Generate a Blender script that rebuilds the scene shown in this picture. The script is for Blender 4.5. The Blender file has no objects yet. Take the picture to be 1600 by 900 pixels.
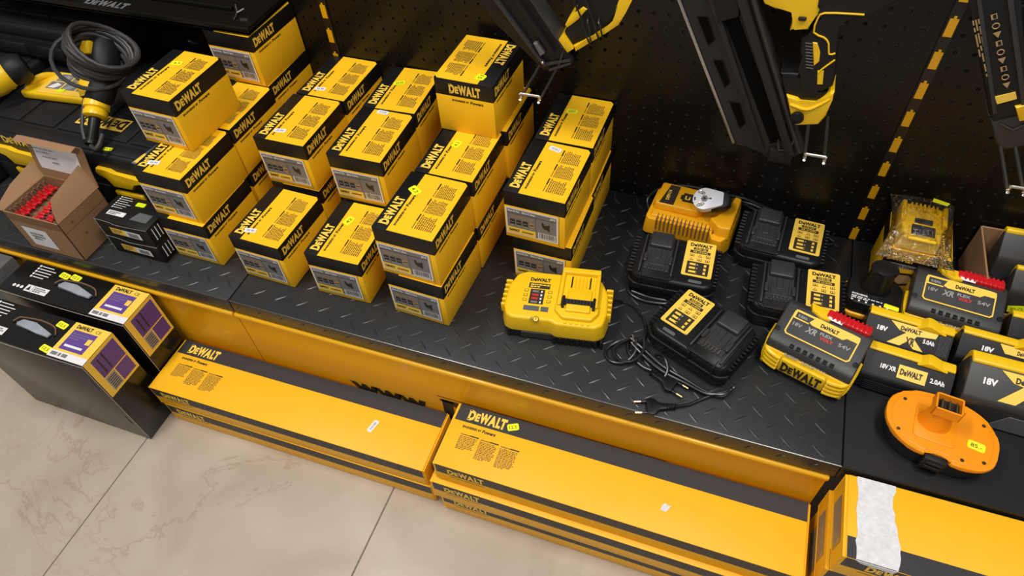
import bpy, bmesh, math, random
from mathutils import Matrix, Vector, Euler
random.seed(7)
R = math.radians
S = bpy.context.scene
COL = S.collection

# ------------------------------------------------------------------ camera
cam = bpy.data.cameras.new('camera'); camo = bpy.data.objects.new('camera', cam); COL.objects.link(camo)
camo.location = (0, 0, 1.225); camo.rotation_euler = (0.70199, 0.05239, 0.33865)
cam.sensor_width = 36; cam.lens = 36 * 1060.4 / 1600; cam.clip_start = 0.01
S.camera = camo
S.view_settings.view_transform = 'Standard'; S.view_settings.look = 'None'
S.view_settings.gamma = 1; S.view_settings.use_curve_mapping = False
S.view_settings.exposure = 0.10

# ------------------------------------------------------------------ light
w = bpy.data.worlds.new('world'); S.world = w; w.use_nodes = True
bg = w.node_tree.nodes['Background']; bg.inputs[0].default_value = (0.95, 0.97, 1.0, 1); bg.inputs[1].default_value = 0.18
def area(name, loc, rot, sx, sy, power, col=(1, 0.97, 0.92)):
    l = bpy.data.lights.new(name, 'AREA'); l.shape = 'RECTANGLE'; l.size = sx; l.size_y = sy; l.energy = power; l.color = col
    o = bpy.data.objects.new(name, l); COL.objects.link(o); o.location = loc; o.rotation_euler = rot
    return o
area('ceiling_lamp', (-1.2, 0.15, 3.0), (0, 0, 0), 0.3, 1.2, 40)
area('ceiling_lamp', (0.6, 0.15, 3.0), (0, 0, 0), 0.3, 1.2, 40)
area('ceiling_lamp', (-0.4, -1.9, 3.0), (R(20), 0, 0), 1.6, 0.5, 22)

# ------------------------------------------------------------------ materials
MT = {}
def mat(name, col, rough=0.5, metal=0.0, spec=0.5, bump=0.0, bscale=200, vary=0.0, vscale=20, alpha=None, coat=0.0):
    m = bpy.data.materials.new(name); m.use_nodes = True; nt = m.node_tree; b = nt.nodes['Principled BSDF']
    b.inputs['Base Color'].default_value = (*col, 1); b.inputs['Roughness'].default_value = rough
    b.inputs['Metallic'].default_value = metal; b.inputs['Specular IOR Level'].default_value = spec
    b.inputs['Coat Weight'].default_value = coat
    tc = nt.nodes.new('ShaderNodeTexCoord')
    nz = nt.nodes.new('ShaderNodeTexNoise'); nz.inputs['Scale'].default_value = vscale; nz.inputs['Detail'].default_value = 5
    nt.links.new(tc.outputs['Object'], nz.inputs['Vector'])
    mx = nt.nodes.new('ShaderNodeMix'); mx.data_type = 'RGBA'
    v = max(vary, 0.02)
    mx.inputs['A'].default_value = (*[c * (1 - v) for c in col], 1); mx.inputs['B'].default_value = (*[min(1, c * (1 + v)) for c in col], 1)
    nt.links.new(nz.outputs['Fac'], mx.inputs['Factor']); nt.links.new(mx.outputs['Result'], b.inputs['Base Color'])
    if bump:
        n2 = nt.nodes.new('ShaderNodeTexNoise'); n2.inputs['Scale'].default_value = bscale
        nt.links.new(tc.outputs['Object'], n2.inputs['Vector'])
        bp = nt.nodes.new('ShaderNodeBump'); bp.inputs['Strength'].default_value = bump; bp.inputs['Distance'].default_value = 0.001
        nt.links.new(n2.outputs['Fac'], bp.inputs['Height']); nt.links.new(bp.outputs['Normal'], b.inputs['Normal'])
    if alpha is not None:
        b.inputs['Alpha'].default_value = alpha
    MT[name] = m
    return m
mat('yellow_card', (0.95, 0.53, 0.014), 0.45, spec=0.3, vary=0.05, bump=0.05, bscale=30)
mat('yellow_board', (0.95, 0.49, 0.016), 0.45, spec=0.3, vary=0.05, bump=0.05, bscale=30)
mat('black_card', (0.007, 0.007, 0.007), 0.45, spec=0.35, bump=0.05, bscale=30)
mat('charcoal_card', (0.030, 0.029, 0.031), 0.5)
mat('glossy_black_card', (0.008, 0.007, 0.006), 0.25, bump=0.1, bscale=15)
mat('print_yellow', (0.95, 0.62, 0.08), 0.5)
mat('print_black', (0.03, 0.02, 0.01), 0.6)
mat('print_brown', (0.20, 0.11, 0.02), 0.6)
mat('print_white', (0.82, 0.80, 0.80), 0.5)
mat('print_grey', (0.20, 0.19, 0.19), 0.5)
mat('print_midgrey', (0.33, 0.32, 0.31), 0.5)
mat('print_tan', (0.42, 0.27, 0.12), 0.5)
mat('print_purple', (0.12, 0.055, 0.27), 0.45, vary=0.2)
mat('print_red', (0.6, 0.02, 0.02), 0.5)
mat('print_silver', (0.35, 0.35, 0.36), 0.35, metal=0.6)
mat('lime_sticker', (0.80, 0.93, 0.008), 0.5)
mat('yellow_sticker', (0.90, 0.90, 0.02), 0.5)
mat('white_sticker', (0.80, 0.80, 0.84), 0.5)
mat('yellow_plastic', (0.90, 0.55, 0.01), 0.33, bump=0.08, bscale=900)
mat('amber_plastic', (0.90, 0.42, 0.008), 0.33, bump=0.08, bscale=900)
mat('orange_plastic', (0.95, 0.31, 0.005), 0.38, bump=0.08, bscale=900)
mat('black_plastic', (0.008, 0.008, 0.009), 0.36, spec=0.28, bump=0.1, bscale=900)
mat('dock_plastic', (0.03, 0.03, 0.032), 0.42, bump=0.1, bscale=900)
mat('matte_black_plastic', (0.010, 0.010, 0.011), 0.5, spec=0.3, bump=0.15, bscale=700)
mat('grey_plastic', (0.030, 0.029, 0.029), 0.45, bump=0.08, bscale=900)
mat('case_plastic', (0.010, 0.010, 0.012), 0.5, spec=0.35, bump=0.3, bscale=500)
mat('red_plastic', (0.62, 0.012, 0.018), 0.35)
mat('white_plastic', (0.78, 0.80, 0.86), 0.35)
mat('cable_rubber', (0.012, 0.012, 0.013), 0.3)
mat('cord_rubber', (0.035, 0.033, 0.033), 0.45)
mat('chrome', (0.85, 0.80, 0.70), 0.32, metal=1.0)
mat('steel', (0.5, 0.49, 0.47), 0.3, metal=1.0)
mat('brass', (0.55, 0.42, 0.2), 0.3, metal=1.0)
mat('kraft_card', (0.32, 0.175, 0.085), 0.7, vary=0.12, vscale=14, bump=0.1, bscale=60)
mat('kraft_dark', (0.20, 0.10, 0.045), 0.75, vary=0.12)
mat('panel_yellow', (0.80, 0.40, 0.006), 0.32, vary=0.04, coat=0.2)
mat('mat_black', (0.010, 0.010, 0.011), 0.42, bump=0.1, bscale=900)
mat('glossy_metal', (0.007, 0.006, 0.005), 0.27, spec=0.3)
mat('upright_black', (0.008, 0.008, 0.008), 0.3)
mat('backing_grey', (0.13, 0.125, 0.12), 0.7)
mat('plate_black', (0.022, 0.024, 0.027), 0.33, vary=0.25, vscale=9, bump=0.25, bscale=120)
mat('torn_paper', (0.72, 0.72, 0.74), 0.8, vary=0.25, vscale=160, bump=0.5, bscale=300)
mat('edge_worn', (0.35, 0.32, 0.28), 0.6)
mat('handle_silver', (0.33, 0.35, 0.40), 0.35, vary=0.3, vscale=30)
mat('dust_grey', (0.11, 0.11, 0.115), 0.5)

def mat_floor():
    m = bpy.data.materials.new('marble_tile'); m.use_nodes = True; nt = m.node_tree; b = nt.nodes['Principled BSDF']; L = nt.links.new
    N = nt.nodes.new
    tc = N('ShaderNodeTexCoord')
    n1 = N('ShaderNodeTexNoise'); n1.inputs['Scale'].default_value = 5; n1.inputs['Detail'].default_value = 8; n1.inputs['Distortion'].default_value = 0.6
    r1 = N('ShaderNodeValToRGB'); r1.color_ramp.elements[0].position = 0.3; r1.color_ramp.elements[0].color = (0.41, 0.325, 0.245, 1)
    r1.color_ramp.elements[1].position = 0.7; r1.color_ramp.elements[1].color = (0.52, 0.44, 0.35, 1)
    L(tc.outputs['Object'], n1.inputs['Vector']); L(n1.outputs['Fac'], r1.inputs[0])
    n2 = N('ShaderNodeTexNoise'); n2.inputs['Scale'].default_value = 3.2; n2.inputs['Detail'].default_value = 9; n2.inputs['Roughness'].default_value = 0.62; n2.inputs['Distortion'].default_value = 0.8
    sb = N('ShaderNodeMath'); sb.operation = 'SUBTRACT'; sb.inputs[1].default_value = 0.5
    ab = N('ShaderNodeMath'); ab.operation = 'ABSOLUTE'
    r2 = N('ShaderNodeValToRGB'); r2.color_ramp.elements[0].position = 0.0; r2.color_ramp.elements[0].color = (1, 1, 1, 1)
    r2.color_ramp.elements[1].position = 0.011; r2.color_ramp.elements[1].color = (0, 0, 0, 1)
    L(tc.outputs['Object'], n2.inputs['Vector']); L(n2.outputs['Fac'], sb.inputs[0]); L(sb.outputs[0], ab.inputs[0]); L(ab.outputs[0], r2.inputs[0])
    n3 = N('ShaderNodeTexNoise'); n3.inputs['Scale'].default_value = 4; L(tc.outputs['Object'], n3.inputs['Vector'])
    r3 = N('ShaderNodeValToRGB'); r3.color_ramp.elements[0].position = 0.42; r3.color_ramp.elements[1].position = 0.56
    L(n3.outputs['Fac'], r3.inputs[0])
    mu = N('ShaderNodeMath'); mu.operation = 'MULTIPLY'; L(r2.outputs[0], mu.inputs[0]); L(r3.outputs[0], mu.inputs[1])
    mu2 = N('ShaderNodeMath'); mu2.operation = 'MULTIPLY'; mu2.inputs[1].default_value = 0.40; L(mu.outputs[0], mu2.inputs[0])
    mx = N('ShaderNodeMix'); mx.data_type = 'RGBA'; mx.inputs['B'].default_value = (0.28, 0.17, 0.10, 1)
    L(mu2.outputs[0], mx.inputs['Factor']); L(r1.outputs[0], mx.inputs['A']); L(mx.outputs['Result'], b.inputs['Base Color'])
    b.inputs['Roughness'].default_value = 0.32
    MT['marble_tile'] = m
mat_floor()
mat('void_black', (0.0015, 0.0015, 0.0015), 0.8, spec=0.1)
mat('tool_plastic', (0.015, 0.015, 0.016), 0.42, spec=0.4, bump=0.15, bscale=700)
mat('highlight_metal', (0.16, 0.155, 0.15), 0.3, metal=0.8)
mat('grout', (0.16, 0.14, 0.12), 0.8)

def mat_bag():
    m = bpy.data.materials.new('clear_film'); m.use_nodes = True; nt = m.node_tree; nt.nodes.remove(nt.nodes['Principled BSDF'])
    N = nt.nodes.new; L = nt.links.new; out = nt.nodes['Material Output']
    tr = N('ShaderNodeBsdfTransparent'); gl = N('ShaderNodeBsdfGlossy'); gl.inputs['Roughness'].default_value = 0.12
    n = N('ShaderNodeTexNoise'); n.inputs['Scale'].default_value = 45; n.inputs['Distortion'].default_value = 2.5
    tc = N('ShaderNodeTexCoord'); L(tc.outputs['Object'], n.inputs['Vector'])
    bp = N('ShaderNodeBump'); bp.inputs['Strength'].default_value = 1.0; bp.inputs['Distance'].default_value = 0.006; L(n.outputs['Fac'], bp.inputs['Height'])
    fr = N('ShaderNodeFresnel'); fr.inputs['IOR'].default_value = 1.6; L(bp.outputs['Normal'], fr.inputs['Normal']); L(bp.outputs['Normal'], gl.inputs['Normal'])
    mx = N('ShaderNodeMixShader'); L(fr.outputs[0], mx.inputs[0]); L(tr.outputs[0], mx.inputs[1]); L(gl.outputs[0], mx.inputs[2]); L(mx.outputs[0], out.inputs['Surface'])
    MT['clear_film'] = m
mat_bag()

# ------------------------------------------------------------------ mesh builder
_glyph = {}
def glyphs(s, bold=0.0):
    k = (s, bold)
    if k not in _glyph:
        c = bpy.data.curves.new('t', 'FONT'); c.body = s; c.size = 1; c.offset = bold; c.resolution_u = 2; c.fill_mode = 'FRONT'
        o = bpy.data.objects.new('t', c); COL.objects.link(o)
        dg = bpy.context.evaluated_depsgraph_get(); me = o.evaluated_get(dg).to_mesh()
        vs = [tuple(v.co[:2]) for v in me.vertices]; fs = [tuple(p.vertices) for p in me.polygons]
        nz = [p.normal.z for p in me.polygons]
        fs = [f if n > 0 else tuple(reversed(f)) for f, n in zip(fs, nz)]
        o.evaluated_get(dg).to_mesh_clear(); bpy.data.objects.remove(o); bpy.data.curves.remove(c)
        x0 = min([v[0] for v in vs] or [0]); x1 = max([v[0] for v in vs] or [1])
        _glyph[k] = ([(v[0] - x0, v[1]) for v in vs], fs, x1 - x0)
    return _glyph[k]

def frame(o, u, n):
    """matrix with origin o, x along u, z along n"""
    u = Vector(u).normalized(); n = Vector(n).normalized(); v = n.cross(u).normalized(); u = v.cross(n)
    m = Matrix.Identity(4)
    for i in range(3): m[i][0] = u[i]; m[i][1] = v[i]; m[i][2] = n[i]; m[i][3] = o[i]
    return m

def smooth_poly(pts, k=3):
    n = len(pts); out = []
    for i in range(n):
        p0, p1, p2, p3 = (Vector(pts[(i + j - 1) % n]) for j in range(4))
        for q in range(k):
            t = q / k; v = 0.5 * (2 * p1 + (p2 - p0) * t + (2 * p0 - 5 * p1 + 4 * p2 - p3) * t * t + (3 * p1 - p0 - 3 * p2 + p3) * t ** 3); out.append((v.x, v.y))
    return out

class MB:
    def __init__(s): s.v = []; s.f = []; s.mi = []; s.mats = []; s.T = Matrix.Identity(4)
    def _m(s, k):
        if k not in s.mats: s.mats.append(k)
        return s.mats.index(k)
    def add(s, vs, fs, m, T=None):
        M = s.T @ T if T else s.T
        b = len(s.v); s.v += [tuple(M @ Vector(v)) for v in vs]
        s.f += [tuple(b + i for i in f) for f in fs]; s.mi += [s._m(m)] * len(fs)
        return s
    def quad(s, a, b, c, d, m, T=None): return s.add([a, b, c, d], [(0, 1, 2, 3)], m, T)
    def rect(s, F, x0, x1, y0, y1, m, h=0.0): return s.add([(x0, y0, h), (x1, y0, h), (x1, y1, h), (x0, y1, h)], [(0, 1, 2, 3)], m, F)
    def bm(s, bm, m, T=None):
        bm.normal_update(); bm.verts.index_update()
        return s.add([v.co[:] for v in bm.verts], [tuple(v.index for v in f.verts) for f in bm.faces], m, T)
    def box(s, x0, x1, y0, y1, z0, z1, m, bev=0.0, seg=2, T=None, taper=None):
        bm = bmesh.new(); bmesh.ops.create_cube(bm, size=1)
        for v in bm.verts:
            top = v.co.z > 0; k = taper if (taper and top) else 1.0
            v.co = Vector(((x0 + x1) / 2 + v.co.x * (x1 - x0) * k, (y0 + y1) / 2 + v.co.y * (y1 - y0) * k, z1 if top else z0))
        if bev: bmesh.ops.bevel(bm, geom=bm.edges[:], offset=bev, segments=seg, profile=0.5, affect='EDGES', clamp_overlap=True)
        s.bm(bm, m, T); bm.free(); return s
    def prism(s, pts, h0, h1, m, bev=0.0, seg=2, T=None, vbev=0.0, taper=1.0):
        """polygon in local xy extruded from z=h0 to h1"""
        a = sum(pts[i][0] * pts[(i + 1) % len(pts)][1] - pts[(i + 1) % len(pts)][0] * pts[i][1] for i in range(len(pts)))
        if a < 0: pts = pts[::-1]
        cx = sum(p[0] for p in pts) / len(pts); cy = sum(p[1] for p in pts) / len(pts)
        bm = bmesh.new(); lo = [bm.verts.new((x, y, h0)) for x, y in pts]
        hi = [bm.verts.new((cx + (x - cx) * taper, cy + (y - cy) * taper, h1)) for x, y in pts]
        bm.faces.new(lo[::-1]); top = bm.faces.new(hi); n = len(pts)
        sd = []
        for i in range(n): sd.append(bm.faces.new((lo[i], lo[(i + 1) % n], hi[(i + 1) % n], hi[i])))
        if vbev:
            es = [e for e in bm.edges if abs(e.verts[0].co.z - e.verts[1].co.z) > 1e-7]
            bmesh.ops.bevel(bm, geom=es, offset=vbev, segments=3, profile=0.5, affect='EDGES', clamp_overlap=True)
        if bev:
            es = [e for e in bm.edges if abs(e.verts[0].co.z - h1) < 1e-7 and abs(e.verts[1].co.z - h1) < 1e-7]
            es += [e for e in bm.edges if abs(e.verts[0].co.z - h0) < 1e-7 and abs(e.verts[1].co.z - h0) < 1e-7]
            bmesh.ops.bevel(bm, geom=es, offset=bev, segments=seg, profile=0.5, affect='EDGES', clamp_overlap=True)
        s.bm(bm, m, T); bm.free(); return s
    def xprism(s, pts, x0, x1, m, bev=0.0, seg=2, vbev=0.0, T=None):
        """polygon of (y,z) extruded along x"""
        F = Matrix(((0, 0, 1, 0), (1, 0, 0, 0), (0, 1, 0, 0), (0, 0, 0, 1)))
        return s.prism(pts, x0, x1, m, bev, seg, (T @ F) if T else F, vbev)
    def wall(s, pts, y0, y1, m, bev=0.0, seg=2, vbev=0.0, T=None):
        """polygon of (x,z) extruded along y, front face at y0"""
        F = Matrix(((1, 0, 0, 0), (0, 0, -1, 0), (0, 1, 0, 0), (0, 0, 0, 1)))
        return s.prism(pts, -y1, -y0, m, bev, seg, (T @ F) if T else F, vbev)
    def loft(s, rings, m, caps=True, T=None, closed=True):
        vs = [p for r in rings for p in r]; n = len(rings[0]); fs = []
        for i in range(len(rings) - 1):
            for j in range(n if closed else n - 1):
                k = (j + 1) % n; fs.append((i * n + j, i * n + k, (i + 1) * n + k, (i + 1) * n + j))
        if caps and closed:
            fs.append(tuple(range(n - 1, -1, -1))); fs.append(tuple((len(rings) - 1) * n + j for j in range(n)))
        return s.add(vs, fs, m, T)
    def lathe(s, prof, m, n=20, T=None, sx=1.0, sy=1.0):
        return s.loft([[(r * sx * math.cos(2 * math.pi * j / n), r * sy * math.sin(2 * math.pi * j / n), z) for j in range(n)] for r, z in prof], m, T=T)
    def tube(s, pts, r, m, n=8, smooth=3, T=None, closed=False, rs=None):
        P = [Vector(p) for p in pts]
        if smooth and len(P) > 2:
            Q = []; L = len(P)
            rng = range(L) if closed else range(L - 1)
            for i in rng:
                p1 = P[i]; p2 = P[(i + 1) % L]
                p0 = P[(i - 1) % L] if (closed or i > 0) else p1 * 2 - p2
                p3 = P[(i + 2) % L] if (closed or i + 2 < L) else p2 * 2 - p1
                for k in range(smooth):
                    t = k / smooth
                    Q.append(0.5 * ((2 * p1) + (p2 - p0) * t + (2 * p0 - 5 * p1 + 4 * p2 - p3) * t * t + (3 * p1 - p0 - 3 * p2 + p3) * t ** 3))
            if not closed: Q.append(P[-1])
            P = Q
        rings = []; up = Vector((0, 0, 1)); L = len(P); prev = None
        for i, p in enumerate(P):
            a = P[(i - 1) % L] if (closed or i > 0) else p; b = P[(i + 1) % L] if (closed or i < L - 1) else p
            t = (b - a).normalized() if (b - a).length > 1e-9 else Vector((1, 0, 0))
            if prev is None:
                x = t.cross(up) if abs(t.dot(up)) < 0.95 else t.cross(Vector((1, 0, 0)))
            else: x = prev - t * prev.dot(t)
            x.normalize(); prev = x; y = t.cross(x)
            rr = r if rs is None else rs[min(len(rs) - 1, int(i * len(rs) / L))]
            rings.append([tuple(p + (x * math.cos(2 * math.pi * j / n) + y * math.sin(2 * math.pi * j / n)) * rr) for j in range(n)])
        if closed: rings.append(rings[0])
        return s.loft(rings, m, caps=not closed, T=T)
    def text(s, st, F, x, y, size, m, width=None, bold=0.0, h=0.0004, shear=0.0, align='l'):
        vs, fs, w = glyphs(st, bold); sx = size / 0.72
        kx = sx if width is None else width / max(w, 1e-6)
        ww = w * kx; x0 = x - (ww / 2 if align == 'c' else 0)
        return s.add([(x0 + a * kx + b * sx * shear, y + b * sx, h) for a, b in vs], fs, m, F)
    def logo(s, F, x, y, width, height, m, h=0.0004, back=None):
        """heavy brand lettering, small second letter; x,y = lower left, text along frame x"""
        if back: s.rect(F, x - height * 0.25, x + width + height * 0.25, y - height * 0.22, y + height * 1.22, back, h * 0.6)
        for ch, a, b, sc in (('D', 0, 0.185, 1), ('E', 0.19, 0.30, 0.74), ('W', 0.30, 0.56, 1), ('A', 0.54, 0.735, 1), ('L', 0.745, 0.86, 1), ('T', 0.84, 1.0, 1)):
            s.text(ch, F, x + a * width, y + (0.06 * height if ch == 'E' else 0), height * sc, m, width=(b - a) * width, bold=0.058, h=h)
        # slab feet that close the letters up
        s.rect(F, x - 0.01 * width, x + 0.06 * width, y + 0.9 * height, y + height, m, h)
        s.rect(F, x - 0.01 * width, x + 0.06 * width, y, y + 0.1 * height, m, h)
        return s
    def para(s, F, x, y, wd, ht, m, n=8, seed=1, h=0.0004, fill=0.55):
        """block of small print: n lines of word strokes, y = top"""
        rd = random.Random(seed); lh = ht / n
        for i in range(n):
            yy = y - (i + 1) * lh; xx = x; end = x + wd * (1 if i < n - 1 else 0.6) * rd.uniform(0.85, 1)
            while xx < end - wd * 0.04:
                ww = wd * rd.uniform(0.06, 0.2); ww = min(ww, end - xx)
                s.rect(F, xx, xx + ww, yy, yy + lh * fill, m, h); xx += ww + wd * 0.035
        return s
    def build(s, name, parent=None, smooth=35, loc=None, rz=None):
        me = bpy.data.meshes.new(name); me.from_pydata(s.v, [], s.f); me.validate(clean_customdata=False)
        for k in s.mats: me.materials.append(MT[k])
        if len(me.polygons) == len(s.mi): me.polygons.foreach_set('material_index', s.mi)
        me.polygons.foreach_set('use_smooth', [True] * len(me.polygons))
        if smooth: me.set_sharp_from_angle(angle=R(smooth))
        me.update()
        o = bpy.data.objects.new(name, me); COL.objects.link(o)
        if parent: o.parent = parent
        if loc: o.location = loc
        if rz is not None: o.rotation_euler = (0, 0, rz)
        return o

def thing(name, label, cat, loc=(0, 0, 0), rz=0, group=None, rot=None):
    o = bpy.data.objects.new(name, None); COL.objects.link(o); o.empty_display_size = 0.02
    o.location = loc; o.rotation_euler = rot if rot else (0, 0, rz)
    o['label'] = label; o['category'] = cat
    if group: o['group'] = group
    return o
def tag(o, label, cat, group=None):
    o['label'] = label; o['category'] = cat
    if group: o['group'] = group
    return o
def struct(o): o['kind'] = 'structure'; return o
def children(o): return [c for c in COL.objects if c.parent == o]
def dup(root, loc, rz, label, group=None):
    r = root.copy(); COL.objects.link(r); r.location = loc; r.rotation_euler = (0, 0, rz); r['label'] = label
    if group: r['group'] = group
    for ch in KIDS[root.name]:
        c = ch.copy(); COL.objects.link(c); c.parent = r
        for g in KIDS.get(ch.name, []):
            d = g.copy(); COL.objects.link(d); d.parent = c
    return r
KIDS = {}
def remember(root):
    ks = children(root); KIDS[root.name] = ks
    for k in ks: KIDS[k.name] = children(k)
UP = Matrix.Identity(4)
def top(x, y, z, rot=0.0): return Matrix.Translation((x, y, z)) @ Matrix.Rotation(rot, 4, 'Z')
def front(x, y, z): return frame((x, y, z), (1, 0, 0), (0, -1, 0))
def back(x, y, z): return frame((x, y, z), (-1, 0, 0), (0, 1, 0))
def right(x, y, z): return frame((x, y, z), (0, 1, 0), (1, 0, 0))
def left(x, y, z): return frame((x, y, z), (0, -1, 0), (-1, 0, 0))
SH = 0.305      # height of the display shelf
YF = 0.5423     # its front edge
YB = 1.0115     # the perforated wall at x = 0.31; it runs slightly off parallel
WA = 0.0205
def yb(x): return YB + (0.31 - x) * WA
def turn(o):
    p = Vector((0.31, YB, 0)); o.matrix_world = Matrix.Translation(p) @ Matrix.Rotation(-WA, 4, 'Z') @ Matrix.Translation(-p) @ o.matrix_world
    return o
def fit_back(o):
    for v in o.data.vertices:
        if v.co.y > YB - 0.015: v.co.y = yb(v.co.x) - 0.004
    return o

# ------------------------------------------------------------------ setting
m = MB()
gx = [-2.599, -2.063, -1.527, -0.9915, -0.4555, 0.0805, 0.6165, 1.15]
gy = [-1.2, -0.66, -0.124, 0.84]
for i in range(len(gx) - 1):
    for j in range(len(gy) - 1):
        m.box(gx[i] + 0.0012, gx[i + 1] - 0.0012, gy[j] + 0.0012, gy[j + 1] - 0.0012, -0.008, 0.0, 'marble_tile', 0.0008, 1)
m.box(gx[0], gx[-1], gy[0], gy[-1], -0.012, -0.0015, 'grout')
struct(m.build('floor'))

# perforated wall with real holes
m = MB()
P = 0.025; nx0, nx1 = -70, 40
xs0 = 0.0210 - P / 2; zs0 = 0.0060 - P / 2
kz0, kz1 = 12, 36
oc = [(math.cos(R(22.5 + 45 * k)), math.sin(R(22.5 + 45 * k))) for k in range(8)]
rh = 0.0033
vs = []; fs = []
sq = [(1, 0.0), (1, 1), (0, 1), (-1, 1), (-1, 0), (-1, -1), (0, -1), (1, -1)]
for i in range(nx0, nx1):
    for k in range(kz0, kz1):
        cx = xs0 + (i + 0.5) * P; cz = zs0 + (k + 0.5) * P
        if abs(cx + 0.7760) < 0.0126 or abs(cx - 0.2515) < 0.0126:
            b = len(vs); h = P / 2
            vs += [(cx - h, YB, cz - h), (cx + h, YB, cz - h), (cx + h, YB, cz + h), (cx - h, YB, cz + h)]; fs.append((b, b + 1, b + 2, b + 3)); continue
        b = len(vs); h = P / 2
        vs += [(cx + h * a, YB, cz + h * c) for a, c in sq]
        vs += [(cx + rh * math.cos(R(45 * q)), YB, cz + rh * math.sin(R(45 * q))) for q in range(8)]
        vs += [(cx + rh * 0.9 * math.cos(R(45 * q)), YB + 0.0016, cz + rh * 0.9 * math.sin(R(45 * q))) for q in range(8)]
        for q in range(8):
            r_ = (q + 1) % 8
            fs.append((b + q, b + 8 + q, b + 8 + r_, b + r_)); fs.append((b + 8 + q, b + 16 + q, b + 16 + r_, b + 8 + r_))
m.add(vs, fs, 'glossy_metal')
za = zs0 + kz1 * P
m.quad((xs0 + nx0 * P, YB, za), (xs0 + nx1 * P, YB, za), (xs0 + nx1 * P, YB, 1.5), (xs0 + nx0 * P, YB, 1.5), 'glossy_metal')
m.quad((xs0 + nx0 * P, YB + 0.006, 0.2), (xs0 + nx1 * P, YB + 0.006, 0.2), (xs0 + nx1 * P, YB + 0.006, 1.5), (xs0 + nx0 * P, YB + 0.006, 1.5), 'backing_grey')
turn(struct(m.build('wall_back', smooth=20)))

# upright strips with yellow slots
for sx, phase, nm in ((0.2515, 0.3196, 'trim_1'), (-0.7760, 0.300, 'trim_2')):
    m = MB()
    m.box(sx - 0.0085, sx + 0.0085, YB - 0.0035, YB + 0.004, SH, 1.5, 'upright_black', 0.001, 1)
    for k in range(20):
        z = phase + (0.0497 if sx > 0 else 0.0503) * k
        m.box(sx - 0.0056, sx + 0.0056, YB - 0.0042, YB - 0.003, z - 0.0135, z + 0.0125, 'panel_yellow')
        m.box(sx - 0.0018, sx + 0.0018, YB - 0.0042, YB - 0.003, z + 0.012, z + 0.0165, 'panel_yellow')
    turn(struct(m.build(nm)))

# display plinth: shelf boards, yellow kick panels
def plate(x0, x1, name, label):
    o = thing(name, label, 'shelf')
    b = MB(); b.box(x0 + 0.0006, x1 - 0.0006, YF, YB - 0.005, SH - 0.035, SH, 'plate_black', 0.0022, 3)
    i = 0
    nx = int((x1 - x0) / 0.0224) + 2
    for c in range(nx):
        for r_ in range(26):
            if (c + r_) % 2: continue
            cx = -0.3375 + 0.02235 * round((x0 + 0.3375) / 0.02235) + 0.02235 * c; cy = 0.5765 + 0.0197 * (r_ - 2)
            if cx < x0 + 0.012 or cx > x1 - 0.012 or cy < YF + 0.008 or cy > YB - 0.02: continue
            kcol = round((cx + 0.3375) / 0.02235)
            a = R(42) if kcol % 2 == 0 else R(-42)
            F = top(cx, cy, SH, a); L = 0.0125; W = 0.0024; H = 0.0006
            vs = [(-L, 0, 0), (-L * .5, -W * .8, 0), (L * .5, -W * .8, 0), (L, 0, 0), (L * .5, W * .8, 0), (-L * .5, W * .8, 0), (-L * .6, 0, H), (L * .6, 0, H)]
            b.add(vs, [(0, 1, 6), (1, 2, 7, 6), (2, 3, 7), (3, 4, 7), (4, 5, 6, 7), (5, 0, 6)], 'plate_black', F)
    for k in range(int((x1 - x0) / 0.045)):       # tread marks folded over the front face
        cx = x0 + 0.02 + 0.045 * k
        b.tube([(cx, YF - 0.0002, SH - 0.012), (cx - 0.006, YF - 0.0004, SH - 0.015), (cx - 0.010, YF - 0.0002, SH - 0.021)], 0.0008, 'plate_black', 5)
    fit_back(b.build('board', o, smooth=25))
    e = MB(); e.tube([(x0 + 0.001, YF + 0.0004, SH - 0.0006), (x1 - 0.001, YF + 0.0004, SH - 0.0006)], 0.0011, 'highlight_metal', 8, smooth=0); e.build('edge_highlight', o)  # thin paler metal line standing in for the highlight on the rounded edge
    return o
plate(-0.7855, 0.2543, 'display_shelf', 'black chequer plate shelf board holding the box stacks and the chargers')
plate(-1.80, -0.7865, 'display_shelf', 'black chequer plate shelf board at the left under the open brown carton')
m = MB(); m.box(0.2550, 1.0, YF + 0.001, YB - 0.005, SH - 0.035, SH - 0.0005, 'mat_black', 0.001, 1)
tag(fit_back(m.build('display_shelf')), 'smooth black shelf board on the right under the batteries', 'shelf')

def kick(x0, x1, label, lettering=False):
    o = thing('kick_panel', label, 'panel')
    b = MB(); y = YF + 0.004
    b.box(x0 + 0.001, x1 - 0.001, y, y + 0.004, 0.0, SH - 0.038, 'panel_yellow', 0.001, 1)
    b.box(x0 + 0.001, x1 - 0.001, YF - 0.0045, y + 0.004, SH - 0.0470, SH - 0.0365, 'panel_yellow', 0.0040, 4)
    if lettering:
        F = front(0, y, 0)
        b.text('www.', F, -0.578, 0.098, 0.046, 'print_black', width=0.172, bold=0.05, shear=-0.25, h=0.0005)
        b.rect(F, -0.396, 0.02, 0.1655, 0.1675, 'print_black', 0.0005); b.rect(F, -0.396, 0.02, 0.088, 0.09, 'print_black', 0.0005)
        b.logo(F, -0.388, 0.096, 0.40, 0.062, 'print_black', h=0.0005)
    b.build('face', o)
    return o
kick(-0.7900, 0.2500, 'long yellow metal kick panel with black web address lettering below the shelf', True)
kick(-1.80, -0.7905, 'plain yellow metal kick panel on the left behind the tall black boxes')

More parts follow.
